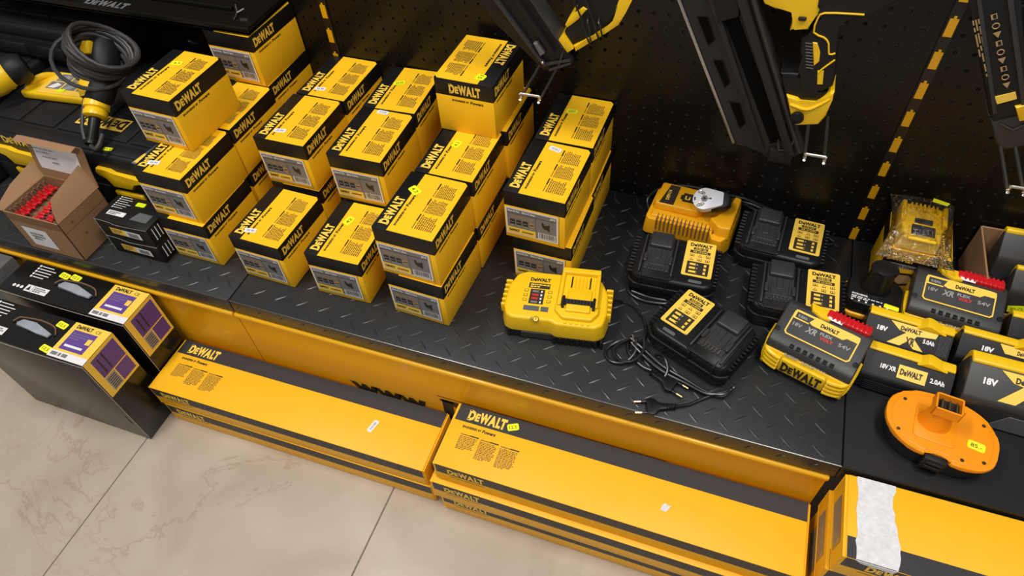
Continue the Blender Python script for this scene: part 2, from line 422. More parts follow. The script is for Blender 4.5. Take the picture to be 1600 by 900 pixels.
# ------------------------------------------------------------------ nail boxes
W, D, H = 0.104, 0.1360, 0.1015
def nail_label(b, F, w, h, tan):
    """printed front label, frame origin lower left"""
    b.rect(F, 0, w, 0, h, 'print_white', 0.0006)
    e = 0.0026
    b.rect(F, e, w - e, e, h - e * 1.1, 'print_grey', 0.0008)
    b.rect(F, e, w - e, h * 0.83, h - e * 1.1, 'print_grey', 0.0009)
    b.text('20mm XC Pins', F, e * 1.7, h * 0.86, h * 0.066, 'print_white', width=w * 0.22, bold=0.04, h=0.0011)
    b.text('20mm X 3,0mm', F, w * 0.32, h * 0.86, h * 0.066, 'print_white', width=w * 0.25, bold=0.04, h=0.0011)
    b.text('J2018', F, w * 0.85, h * 0.86, h * 0.07, 'print_white', width=w * 0.1, bold=0.04, h=0.0011)
    b.rect(F, e, w * 0.57, h * 0.80, h * 0.812, 'print_black', 0.0011); b.rect(F, w * 0.57, w - e, h * 0.80, h * 0.812, 'print_black', 0.0011)
    for k in range(16):
        x = w * 0.1 + k * w * 0.027
        b.rect(F, x, x + w * 0.013, h * 0.62, h * 0.75, tan, 0.0011)
    for k in range(4):
        x = w * 0.08 + k * w * 0.125
        b.rect(F, x, x + w * 0.095, h * 0.40, h * 0.58, 'print_black' if k < 3 else 'print_tan', 0.0011)
        b.rect(F, x + w * 0.01, x + w * 0.085, h * 0.47, h * 0.505, 'print_grey' if k < 3 else 'print_black', 0.0013)
        b.rect(F, x + w * 0.01, x + w * 0.085, h * 0.335, h * 0.375, 'print_midgrey', 0.0011)
    b.rect(F, w * 0.575, w * 0.58, h * 0.05, h * 0.8, 'print_black', 0.0011)
    b.rect(F, e, w * 0.575, e, h * 0.28, 'print_yellow', 0.0011)
    b.text('DeWALT', F, w * 0.06, h * 0.13, h * 0.085, 'print_black', width=w * 0.2, bold=0.05, h=0.0014)
    b.text('ENGINEERED', F, w * 0.31, h * 0.135, h * 0.05, 'print_black', width=w * 0.22, bold=0.03, h=0.0014)
    # little nailer picture
    b.add([(w * a, h * c, 0.0013) for a, c in ((.70, .70), (.72, .70), (.745, .60), (.80, .62), (.835, .66), (.85, .62), (.84, .52), (.85, .44), (.82, .40), (.80, .46), (.75, .46), (.71, .52), (.69, .62))],
          [tuple(range(12, -1, -1))], 'print_black', F)
    b.rect(F, w * .73, w * .83, h * .33, h * .35, 'print_midgrey', 0.0013)
    b.rect(F, w * 0.62, w - e * 1.6, e * 1.4, h * 0.29, 'print_white', 0.0011)
    rd = random.Random(3); x = w * 0.64
    while x < w * 0.94:
        t = w * rd.choice((0.006, 0.010, 0.014)); b.rect(F, x, x + t, h * 0.09, h * 0.28, 'print_black', 0.0013); x += t + w * rd.choice((0.007, 0.011))
def nail_box(label, variant='grey', group=None):
    o = thing('nail_box', label, 'box', group=group)
    b = MB(); hw, hd = W / 2, D / 2; zb = H * 0.70
    b.box(-hw, hw, -hd, hd, 0, zb, 'yellow_card', 0.0009, 2)
    b.box(-hw, hw, -hd, hd, zb - 0.001, H - 0.0004, 'black_card', 0.0011, 2)
    T = top(0, 0, H - 0.0003)
    b.prism([(-hw * 0.5, -hd + 0.0006), (hw - 0.0006, -hd + 0.0006), (hw - 0.0006, hd - 0.006), (hw - 0.006, hd - 0.0006), (-hw * 0.5, hd - 0.0006)], -0.0006, 0.0002, 'yellow_card', T=T)
    # logo band on top reads towards the wall
    F = frame((-hw, -hd, H), (0, 1, 0), (0, 0, 1))      # x = depth, y = -X
    b.logo(F, D * 0.08, -W * 0.21, D * 0.46, W * 0.145, 'print_yellow')
    b.text('ENGINEERED BY', F, D * 0.10, -W * 0.335, W * 0.032, 'print_black', width=D * 0.30, bold=0.04)
    b.text('Powers', F, D * 0.42, -W * 0.34, W * 0.05, 'print_black', width=D * 0.20, bold=0.04, shear=0.1)
    for k in range(3):
        x = D * (0.12 + 0.27 * k)
        b.rect(F, x, x + D * 0.11, -W * 0.60, -W * 0.588, 'print_brown', 0.0004); b.rect(F, x + D * 0.12, x + D * 0.235, -W * 0.605, -W * 0.583, 'print_black', 0.0004)
        b.para(F, x, -W * 0.615, D * 0.235, W * 0.29, 'print_brown', n=(9, 11, 10)[k], seed=k + 2)
    # right side and back and left side bands
    for F in (right(hw, -hd, 0), left(-hw, hd, 0)):
        b.logo(F, D * 0.06, H * 0.775, D * 0.46, H * 0.15, 'print_yellow')
        b.text('ENGINEERED BY', F, D * 0.10, H * 0.625, H * 0.034, 'print_black', width=D * 0.28, bold=0.04)
        b.text('Powers', F, D * 0.40, H * 0.62, H * 0.05, 'print_black', width=D * 0.20, bold=0.04, shear=0.1)
    F = back(hw, hd, 0)
    b.logo(F, W * 0.25, H * 0.76, W * 0.54, H * 0.16, 'print_yellow')
    b.text('ENGINEERED BY', F, W * 0.28, H * 0.61, H * 0.034, 'print_black', width=W * 0.30, bold=0.04)
    b.text('Powers', F, W * 0.60, H * 0.605, H * 0.05, 'print_black', width=W * 0.22, bold=0.04, shear=0.1)
    # glued corner flap line
    b.box(hw - 0.0100, hw - 0.0094, -hd - 0.0002, -hd + 0.0005, 0.002, H - 0.002, 'charcoal_card')
    b.build('carton', o)
    l = MB(); nail_label(l, front(-hw + W * 0.02, -hd, H * 0.085), W * 0.87, H * 0.585, 'print_tan')
    l.build('printed_label', o)
    remember(o)
    return o
def sticker(parent, kind, u, v, z, rot=0.0, sz=(0.019, 0.0125), txt='39'):
    """price sticker lying on top of a thing; u,v local"""
    b = MB(); F = top(u, v, z, rot)
    mk = {'lime': 'lime_sticker', 'yellow': 'yellow_sticker', 'white': 'white_sticker'}[kind]
    a, c = sz[0] / 2, sz[1] / 2; e = min(a, c) * 0.3
    b.prism([(-a + e, -c), (a - e, -c), (a, -c + e), (a, c - e), (a - e, c), (-a + e, c), (-a, c - e), (-a, -c + e)], 0.0002, 0.0007, mk, T=F)
    if txt: b.text(txt, F, 0, -c * 0.45, c * 0.9, 'print_grey' if kind == 'white' else 'print_brown', width=a * 1.3, h=0.0009, align='c', bold=0.01)
    o = b.build('price_sticker', parent); return o
proto = nail_box('')
first = [True]
G = 'yellow and black nail cartons stacked on the chequer plate shelf'
def put(x, y, rz, lev, label, st=None):
    global proto
    loc = (x, y, SH + 0.0009 + lev * (H + 0.0003))
    if first[0]:
        first[0] = False; o = proto; o.location = loc; o.rotation_euler = (0, 0, rz); o['label'] = label; o['group'] = G
        base = o
    else: base = dup(proto, loc, rz, label, G)
    if st: pend.append((base, st))
    return base
pend = []
# column by column from the left: x, y, yaw, level
put(-0.8940, 0.6810, -0.008, 0, 'nail carton at the bottom front of the leftmost stack, beside two small black boxes')
put(-0.8955, 0.6885, -0.018, 1, 'nail carton with a white price tag, second up in the leftmost front stack', ('white', -0.022, -0.043, H, R(12), (0.022, 0.010), '39.90'))
put(-0.9170, 0.7605, -0.040, 2, 'topmost nail carton of the leftmost stack, next to the tool with wound cord', ('yellow', -0.012, 0.030, H, R(10), (0.02, 0.012), '4.9'))
put(-0.8960, 0.8270, 0.0, 0, 'nail carton at the bottom of the leftmost row, second from the front')
put(-0.8950, 0.8290, -0.016, 1, 'nail carton half covered by the leftmost top carton, directly behind the white tagged one')
put(-0.8980, 0.9640, -0.0, 0, 'nail carton against the wall at the bottom of the leftmost row')
put(-0.9010, 0.9670, -0.012, 1, 'nail carton directly under the one that supports the black hanging shelf')
put(-0.9020, 0.9670, -0.040, 2, 'topmost rear nail carton touching the underside of the black metal shelf')
put(-0.7320, 0.6740, -0.035, 0, 'single nail carton standing at the front with white tag, right of the leftmost stack', ('white', -0.020, -0.045, H, R(10), (0.022, 0.010), '39.90'))
put(-0.7390, 0.8230, -0.008, 0, 'nail carton under the front white tagged carton of the second column')
put(-0.7400, 0.8240, -0.010, 1, 'white tagged nail carton one level above and behind the single front one, second column', ('white', -0.012, -0.040, H, R(10), (0.022, 0.010), '35.90'))
put(-0.7360, 0.9620, 0.0, 0, 'nail carton at the bottom rear of the second column')
put(-0.7345, 0.9630, -0.022, 1, 'rearmost upper nail carton of the second column, white tag, near the yellow slotted strip', ('white', -0.012, -0.045, H, R(10), (0.022, 0.010), '35.90'))
put(-0.5840, 0.6790, 0.008, 0, 'single front nail carton with lime tag, third column from the left', ('lime', -0.012, 0.022, H, R(75), (0.020, 0.014), '42'))
put(-0.5905, 0.8200, 0.006, 0, 'nail carton at the bottom of the third column behind the single front one')
put(-0.5905, 0.8200, 0.006, 1, 'nail carton with white tag on its rear edge, upper front of the third column', ('white', -0.006, 0.062, H, R(-2), (0.022, 0.010), '20.07.26'))
put(-0.5930, 0.9580, 0.01, 0, 'nail carton at the bottom rear of the third column')
put(-0.5940, 0.9595, 0.030, 1, 'rear upper nail carton of the third column with a tilted lime tag', ('lime', -0.014, 0.016, H, R(25), (0.022, 0.012), '24.50'))
put(-0.4275, 0.6770, -0.044, 0, 'bottom nail carton of the middle front stack, nearest the viewer')
put(-0.4294, 0.6790, -0.036, 1, 'front middle nail carton with a slanted lime tag on its black band', ('lime', -0.024, 0.026, H, R(-32), (0.022, 0.014), '4.7'))
put(-0.4214, 0.8170, -0.024, 0, 'bottom nail carton of the middle stack, second from the front')
put(-0.4214, 0.8180, -0.024, 1, 'nail carton with a square lime tag, directly in front of the reversed carton', ('lime', -0.012, 0.015, H, R(85), (0.018, 0.014), '4.2'))
put(-0.4130, 0.9560, -0.01, 0, 'bottom nail carton under the tall reversed carton')
put(-0.4130, 0.9565, -0.020, 1, 'nail carton carrying the reversed carton in the middle stack')
put(-0.2550, 0.8160, -0.020, 0, 'bottom nail carton of the right stack, behind the yellow fast charger')
put(-0.2638, 0.8126, -0.042, 1, 'upper nail carton of the right stack with a white tag on its lid', ('white', -0.006, 0.052, H, R(-12), (0.022, 0.010), '35.09.2'))
put(-0.2560, 0.9510, -0.02, 0, 'bottom rear nail carton of the right stack')
put(-0.2590, 0.9530, -0.022, 1, 'rear upper nail carton of the right stack with a yellow tag, against the perforated wall', ('yellow', -0.012, 0.020, H, R(5), (0.020, 0.012), '2007'))
REV = put(-0.4220, 0.9340, math.pi - 0.03, 2, 'nail carton turned back to front with the logo facing out, highest in the middle', ('lime', -0.024, 0.048, H, R(80), (0.016, 0.016), '15'))
for base, st in pend: sticker(base, *st[:1], *st[1:4], st[4], st[5], st[6])

# ------------------------------------------------------------------ long cartons on the floor
LW, LT = 0.121, 0.0585
def long_box(label, L=0.588, flip=False, loc=(0, 0, 0), rz=0, plain=False, group=None):
    o = thing('long_carton', label, 'box', loc, rz, group)
    b = MB(); hl, hw = L / 2, LW / 2
    b.box(-hl, hl, -hw, hw, 0, LT, 'yellow_board', 0.001, 2)
    s_ = 'charcoal_card'
    Ft = top(0, 0, LT)
    if not flip:
        b.rect(Ft, -hl + 0.001, hl - 0.001, hw - LW * 0.27, hw - 0.0005, s_, 0.0003)
        b.logo(Ft, -hl + 0.022, hw - LW * 0.22, 0.070, LW * 0.155, 'print_yellow', h=0.0007)
        b.text('ENGINEERED BY', Ft, -hl + 0.020, hw - LW * 0.36, 0.0042, 'print_black', width=0.034, bold=0.04)
        b.text('Powers', Ft, -hl + 0.056, hw - LW * 0.365, 0.0062, 'print_black', width=0.024, bold=0.04, shear=0.1)
        for k in range(3):
            x = -hl + 0.022 + 0.037 * k; y = hw - LW * 0.47 - 0.001 * k
            b.rect(Ft, x, x + 0.017, y, y + 0.0016, 'print_brown', 0.0005); b.rect(Ft, x + 0.017, x + 0.033, y, y + 0.0022, 'print_black', 0.0005)
            b.para(Ft, x, y - 0.001, 0.032, (0.026, 0.034, 0.036)[k], 'print_brown', n=(9, 12, 13)[k], seed=20 + k)
    else:
        b.rect(Ft, -hl + 0.001, hl - 0.001, -hw + 0.0005, -hw + LW * 0.25, s_, 0.0003)
    F = front(-hl, -hw, 0)
    b.rect(F, 0.0008, L - 0.0008, LT * 0.52, LT - 0.0004, s_, 0.0003)
    b.logo(F, 0.022 if not flip else 0.03, LT * 0.60, 0.066, LT * 0.28, 'print_yellow', h=0.0007)
    b.rect(F, 0.024, 0.088, LT * 0.40, LT * 0.42, 'print_black', 0.0004)
    b.build('carton', o)
    # end flaps
    for sgn, Fe in ((-1, left(-hl, hw, 0)), (1, right(hl, -hw, 0))):
        e = MB()
        e.box(sgn * (hl + 0.0003), sgn * (hl + 0.003), -hw + 0.001, hw - 0.001, 0.001, LT * 0.97, 'yellow_board', 0.0008, 1)
        Fe = Fe @ Matrix.Translation((0, 0, 0.003))
        e.rect(Fe, LW * 0.2, LW * 0.78, LT * 0.12, LT * 0.72, 'print_tan', 0.0004)
        e.para(Fe, LW * 0.22, LT * 0.70, LW * 0.54, LT * 0.55, 'print_midgrey', n=6, seed=9, h=0.0007)
        e.build('end_flap', o)
    return o
GA = 'long flat cartons on the floor'
a1 = long_box('long yellow carton at the bottom of the left floor stack', loc=(-0.6640, 0.4780, 0.0012), rz=0.008, group=GA)
a2 = long_box('long yellow carton on top of the left floor stack with a white price tag', loc=(-0.6720, 0.4790, 0.0012 + LT + 0.0005), rz=0.010, group=GA)
sticker(a2, 'white', 0.171, -0.006, LT, R(75), (0.026, 0.010), '0 60 000')
b1 = long_box('long yellow carton at the bottom of the middle floor stack', loc=(-0.0510, 0.4750, 0.0012), rz=0.0, group=GA)
b2 = long_box('long yellow carton second from the floor in the middle stack, poking out left', loc=(-0.0600, 0.4700, 0.0012 + LT + 0.0005), rz=0.0, group=GA)
b3 = long_box('long yellow carton on the floor with a lime tag beside its logo', loc=(-0.0500, 0.4790, 0.0012 + 2 * (LT + 0.0005)), rz=0.0, group=GA)
sticker(b3, 'lime', -0.190, 0.043, LT, R(25), (0.020, 0.013), '12.5')
t_ = MB(); t_.prism([(0.078, -0.022), (0.086, -0.024), (0.093, -0.011), (0.088, -0.012), (0.083, -0.010), (0.079, -0.014)], LT + 0.0002, LT + 0.0007, 'torn_paper'); t_.build('torn_label_patch', b3)
for k in range(5):
    nm = ['bottom of the right floor stack', 'right floor stack, second from the floor', 'right floor stack, third from the floor', 'right floor stack, just below the taped one', 'topmost at the right, with a wide torn white paper strip'][k]
    dx = (0.004, 0.002, 0.003, -0.001, 0.004)[k]
    c_ = long_box('long yellow carton, ' + nm, flip=True, loc=(0.262 + 0.294 + dx, 0.4795 + 0.001 * (k % 2), 0.0012 + k * (LT + 0.0005)), rz=0.004, group=GA)
tp = MB(); F = top(-0.294, -LW / 2, LT)
rd = random.Random(5); n = 14; lf = []; rt = []
for i in range(n + 1):
    y = LW * i / n; lf.append((0.012 + rd.uniform(-0.0012, 0.0012), y)); rt.append((0.062 + rd.uniform(-0.0015, 0.0015) + 0.004 * math.sin(i * 0.45), y))
for i in range(n):
    tp.quad((*lf[i], 0.0009), (*rt[i], 0.0009), (*rt[i + 1], 0.0009), (*lf[i + 1], 0.0009), 'torn_paper', F)
tp.quad((0.012, -0.0008, 0.0009), (0.0615, -0.0008, 0.0009), (0.0615, 0.001, 0.0009), (0.012, 0.001, 0.0009), 'torn_paper', F)
tp.quad((0.012, -0.0008, 0.0009), (0.020, -0.0008, -0.006), (0.060, -0.0008, -0.008), (0.0615, -0.0008, 0.0009), 'torn_paper', F)
tp.build('torn_paper_strip', c_)

# ------------------------------------------------------------------ tall black boxes with carrying handles
def tall_box(label, x1, y0, y1, h, stick):
    o = thing('tool_box_carton', label, 'box', ((x1 - 0.155), (y0 + y1) / 2, 0.0009))
    hx = 0.155; hy = (y1 - y0) / 2
    b = MB(); b.box(-hx, hx, -hy, hy, 0, h - 0.0005, 'glossy_black_card', 0.0015, 2)
    Ft = top(-hx, -hy, h)
    for i in range(5):
        yy = 2 * hy * (0.92 - 0.085 * i)
        b.lathe([(0.0026, 0.0002), (0.0026, 0.0006)], 'print_white', 8, T=Ft @ Matrix.Translation((0.045, yy, 0)))
        b.rect(Ft, 0.049, 0.049 + (0.030, 0.040, 0.034, 0.034, 0.026)[i], yy - 0.0009, yy + 0.0009, 'print_white', 0.0004)
    for i in range(3): b.lathe([(0.0036, 0.0002), (0.0036, 0.0006)], 'print_white', 10, T=Ft @ Matrix.Translation((0.030 + 0.0095 * i, 2 * hy * 0.22, 0)))
    b.rect(Ft, 0.058, 0.074, 2 * hy * 0.14, 2 * hy * 0.34, 'print_white', 0.0004); b.rect(Ft, 0.075, 0.112, 2 * hy * 0.14, 2 * hy * 0.34, 'print_white', 0.0004)
    b.add([(0.066, 2 * hy * 0.32, 0.0006), (0.061, 2 * hy * 0.18, 0.0006), (0.071, 2 * hy * 0.18, 0.0006)], [(0, 1, 2)], 'print_black', Ft)
    b.para(Ft, 0.078, 2 * hy * 0.32, 0.031, 2 * hy * 0.15, 'print_grey', n=3, seed=4, h=0.0006, fill=0.75)
    # worn seam lines
    b.tube([(hx, -hy, h - 0.002), (hx + 0.0004, -hy - 0.0003, h * 0.6), (hx, -hy, 0.01)], 0.0007, 'edge_worn', 5, smooth=4)
    b.tube([(-hx, -hy - 0.0002, h - 0.004), (0, -hy - 0.0006, h - 0.006), (hx, -hy - 0.0002, h - 0.003)], 0.0006, 'edge_worn', 5)
    for zz in (h * 0.70, h * 0.22):
        b.box(hx - 0.014, hx - 0.0125, -hy - 0.0006, -hy, zz, zz + 0.03, 'black_card')
    b.build('carton', o)
    # handle: cut opening lined with card and a grey carry strap
    hd = MB(); F = top(0.005, 0.004, h)
    arc = [(-0.052, 0.000), (-0.047, 0.010), (-0.036, 0.013), (0.0, 0.0165), (0.036, 0.012), (0.052, -0.002)]
    lo = [(0.052, -0.008), (0.036, -0.003), (0, -0.001), (-0.040, 0.001), (-0.052, -0.004)]
    hd.prism(arc + lo, 0.0002, 0.0010, 'black_card', T=F)
    hd.tube([(x, y, 0.0012) for x, y in arc], 0.0014, 'kraft_dark', 5, T=F)
    hd.prism([(-0.038, -0.002), (-0.030, 0.0075), (0.0, 0.0085), (0.046, -0.004), (0.044, -0.013), (0.020, -0.012), (0.0, -0.008), (-0.034, -0.008)], 0.001, 0.006, 'handle_silver', bev=0.0015, T=F)
    hd.build('carry_handle', o)
    # yellow and purple label folded over the right end
    l = MB(); F = top(hx - 0.088, -hy + 0.002, h); wl, hl_ = 0.0885, 2 * hy - 0.004
    wl = 0.082; F = top(hx - wl, -hy + 0.002, h)
    l.rect(F, 0, wl + 0.0004, hl_ * 0.18, hl_, 'print_yellow', 0.0008)
    l.rect(F, 0, wl + 0.0004, 0, hl_ * 0.18, 'print_white', 0.0008); l.para(F, 0.004, hl_ * 0.15, wl - 0.010, hl_ * 0.10, 'print_grey', n=1, seed=8, h=0.001, fill=0.9)
    l.rect(F, 0.010, wl - 0.018, hl_ * 0.24, hl_ * 0.80, 'print_purple', 0.001)
    l.text('DeWALT', F, 0.010, hl_ * 0.85, hl_ * 0.10, 'print_black', width=0.036, bold=0.05, h=0.0011); l.text('CE', F, 0.053, hl_ * 0.85, hl_ * 0.085, 'print_black', width=0.012, h=0.0011)
    l.rect(F, wl - 0.030, wl - 0.020, hl_ * 0.50, hl_ * 0.66, 'print_yellow', 0.0012)
    l.para(F, 0.014, hl_ * 0.76, 0.038, hl_ * 0.2, 'print_grey', n=3, seed=6, h=0.0012, fill=0.3)
    l.rect(F, 0.016, wl - 0.026, hl_ * 0.33, hl_ * 0.39, 'print_white', 0.0012)
    F = right(hx, -hy + 0.002, h - 0.105); hh = 0.105
    l.rect(F, 0, hl_, 0, hh, 'print_yellow', 0.0008)
    l.rect(F, hl_ * 0.17, hl_ * 0.93, hh * 0.45, hh * 0.93, 'print_purple', 0.001)
    l.rect(F, hl_ * 0.5, hl_ * 0.93, hh * 0.06, hh * 0.42, 'print_purple', 0.001)
    l.rect(F, hl_ * 0.17, hl_ * 0.47, hh * 0.06, hh * 0.42, 'print_midgrey', 0.001)
    for i in range(6): l.rect(F, hl_ * 0.2, hl_ * 0.44, hh * (0.10 + 0.05 * i), hh * (0.12 + 0.05 * i), 'print_black', 0.0012)
    l.rect(F, hl_ * 0.30, hl_ * 0.34, hh * 0.5, hh * 0.86, 'print_black', 0.0012); l.rect(F, hl_ * 0.46, hl_ * 0.50, hh * 0.5, hh * 0.90, 'print_black', 0.0012)
    l.build('printed_label', o)
    for (u, v, r_) in stick: sticker(o, 'yellow', u, v, h, r_, (0.024, 0.013), '12.5')
    return o
tall_box('tall black carton standing nearest on the tiles, carry handle and two yellow tags', -0.9800, 0.357, 0.437, 0.267, [(0.052, 0.024, R(-8)), (0.062, -0.028, R(-8))])
tall_box('tall black carton wedged between the front one and the yellow kick panel', -0.9730, 0.4555, 0.5345, 0.267, [(-0.042, 0.026, R(-8)), (-0.016, 0.028, R(-8))])

# grey carton edge at the far left
m = MB(); m.box(-1.62, -1.325, 0.475, 0.535, 0.0, 0.262, 'dust_grey', 0.002, 2); m.box(-1.62, -1.325, 0.474, 0.4745, 0.235, 0.238, 'edge_worn'); tag(m.build('cardboard_box'), 'plain grey box standing at the far left edge behind the tall black cartons', 'box')

# ------------------------------------------------------------------ open brown carton with red clips
o = thing('open_carton', 'open brown cardboard carton with a handwritten note on its lid flap, full of red clips', 'box', (-1.179, 0.596, SH + 0.001), 0.0)
hx, hy, hz, t = 0.067, 0.053, 0.098, 0.0022
b = MB()
b.box(-hx, hx, -hy, hy, 0, t, 'kraft_card'); b.box(-hx, hx, -hy, -hy + t, 0, hz, 'kraft_card', 0.0005, 1); b.box(-hx, hx, hy - t, hy, 0, hz, 'kraft_card', 0.0005, 1)
b.box(-hx, -hx + t, -hy, hy, 0, hz, 'kraft_card', 0.0005, 1); b.box(hx - t, hx, -hy, hy, 0, hz, 'kraft_card', 0.0005, 1)
b.quad((hx + 0.0003, -hy, hz * 0.72), (hx + 0.0003, hy, hz * 0.72), (hx + 0.0003, hy, hz * 0.735), (hx + 0.0003, -hy, hz * 0.735), 'kraft_dark')
for zz, yy in ((0.045, -0.018), (0.082, -0.028)): b.lathe([(0.003, 0.0002), (0.002, 0.0006)], 'kraft_dark', 8, T=right(hx, yy, zz))
b.rect(front(0, -hy, 0), -hx + 0.002, hx - 0.004, hz * 0.80, hz * 0.99, 'kraft_dark', 0.0003)
b.build('box_body', o)
f = MB()   # lid flap standing up and back with curled top
pr = [(hy - 0.001, hz), (hy + 0.004, hz + 0.035), (hy + 0.012, hz + 0.070), (hy + 0.013, hz + 0.082), (hy + 0.004, hz + 0.090), (hy - 0.008, hz + 0.088)]
ring = []
for (y, z) in pr: ring.append([(-hx - 0.004, y, z), (hx + 0.002, y, z), (hx + 0.002, y + 0.0022, z + 0.0006), (-hx - 0.004, y + 0.0022, z + 0.0006)])
f.loft(ring, 'kraft_card'); f.build('lid_flap', o)
nt = MB()
def flap_pt(u, s_):   # u across, s_ 0..1 up the flap
    k = s_ * 2; i = min(int(k), 1); q = k - i
    y = pr[i][0] + (pr[i + 1][0] - pr[i][0]) * q; z = pr[i][1] + (pr[i + 1][1] - pr[i][1]) * q
    return (u, y - 0.0006, z + 0.0002)
nt.loft([[flap_pt(-0.058, s_), flap_pt(0.050, s_ - (0.0 if s_ > 0.3 else 0.02))] for s_ in (0.28, 0.5, 0.75, 0.97)], 'print_white', caps=False, closed=False)
Fn = frame(flap_pt(-0.058, 0.28), (1, 0, 0), (0, -0.99, 0.12))
for q, (s1, x0, x1) in enumerate(((0.046, 0.002, 0.10), (0.039, 0.012, 0.065), (0.030, 0.022, 0.085), (0.020, 0.040, 0.070))):
    nt.para(Fn @ Matrix.Translation((0, 0, 0.0012)), x0, s1 + 0.003, x1 - x0, 0.003 + 0.0006 * q, 'print_grey', n=1, seed=40 + q, fill=0.6, h=0.0005)
nt.build('handwritten_note', o)
sf = MB()  # side flaps folded out
sf.add([(-hx, -hy, hz), (-hx, hy, hz), (-hx - 0.012, hy + 0.004, hz + 0.030), (-hx - 0.020, 0, hz + 0.016), (-hx - 0.010, -hy - 0.002, hz + 0.004)], [(0, 1, 2, 3, 4)], 'kraft_card')
sf.build('side_flap', o)
sf = MB()
rr = [[(hx - 0.001, -hy + 0.002, hz), (hx - 0.001, hy, hz), (hx + 0.001, hy, hz), (hx + 0.001, -hy + 0.002, hz)],
      [(hx - 0.012, -hy + 0.014, hz + 0.018), (hx - 0.012, hy + 0.004, hz + 0.024), (hx - 0.010, hy + 0.004, hz + 0.025), (hx - 0.010, -hy + 0.014, hz + 0.019)],
      [(hx - 0.022, -hy + 0.030, hz + 0.030), (hx - 0.022, hy + 0.004, hz + 0.045), (hx - 0.020, hy + 0.004, hz + 0.046), (hx - 0.020, -hy + 0.030, hz + 0.031)]]
sf.loft(rr, 'kraft_card'); sf.build('side_flap', o)
lb = MB(); F = front(-0.045, -hy, 0.016); lb.rect(F, 0, 0.060, 0, 0.050, 'print_white', 0.0006)
lb.para(F, 0.012, 0.040, 0.036, 0.022, 'print_grey', n=3, seed=71, h=0.0009, fill=0.6); lb.text('37', F, 0.016, 0.022, 0.008, 'print_grey', h=0.0009)
lb.build('paper_label', o)
# clips: rows of red collars with steel pins
GC = 'red collated clips in the open brown carton'
k = 0
proto_clip = None
for row in range(3):
    for i in range(12):
        x = -0.044 + 0.026 * row + (0.004 if i % 2 else 0); y = -0.040 + 0.0072 * i
        lab = 'red plastic clip with steel pin packed in the open brown carton'
        if proto_clip is None:
            c = thing('clip', lab, 'clip', group=GC)
            q = MB(); q.lathe([(0.0032, 0), (0.0032, 0.012), (0.0024, 0.014)], 'red_plastic', 8); q.box(-0.0032, 0.010, -0.0028, 0.0028, 0, 0.004, 'red_plastic', 0.0006, 1); q.build('collar', c)
            q = MB(); q.lathe([(0.0012, 0.013), (0.0012, 0.022), (0.0026, 0.0225), (0.0026, 0.024)], 'steel', 8); q.build('pin', c)
            remember(c); proto_clip = c
        else: c = dup(proto_clip, (0, 0, 0), 0, lab, GC)
        c.location = (-1.179 + x, 0.596 + y, SH + 0.0795); c.rotation_euler = (0, R(90), R(8) if row < 2 else R(-12))
        if row == 0: c.rotation_euler = (R(12), R(-20), R(6))
        k += 1
m = MB(); m.box(-1.179 - 0.062, -1.179 + 0.062, 0.596 - 0.049, 0.596 + 0.049, SH + 0.004, SH + 0.075, 'kraft_dark', 0.001, 1)
tag(m.build('cardboard_insert'), 'brown card insert under the red clips inside the open carton', 'insert')

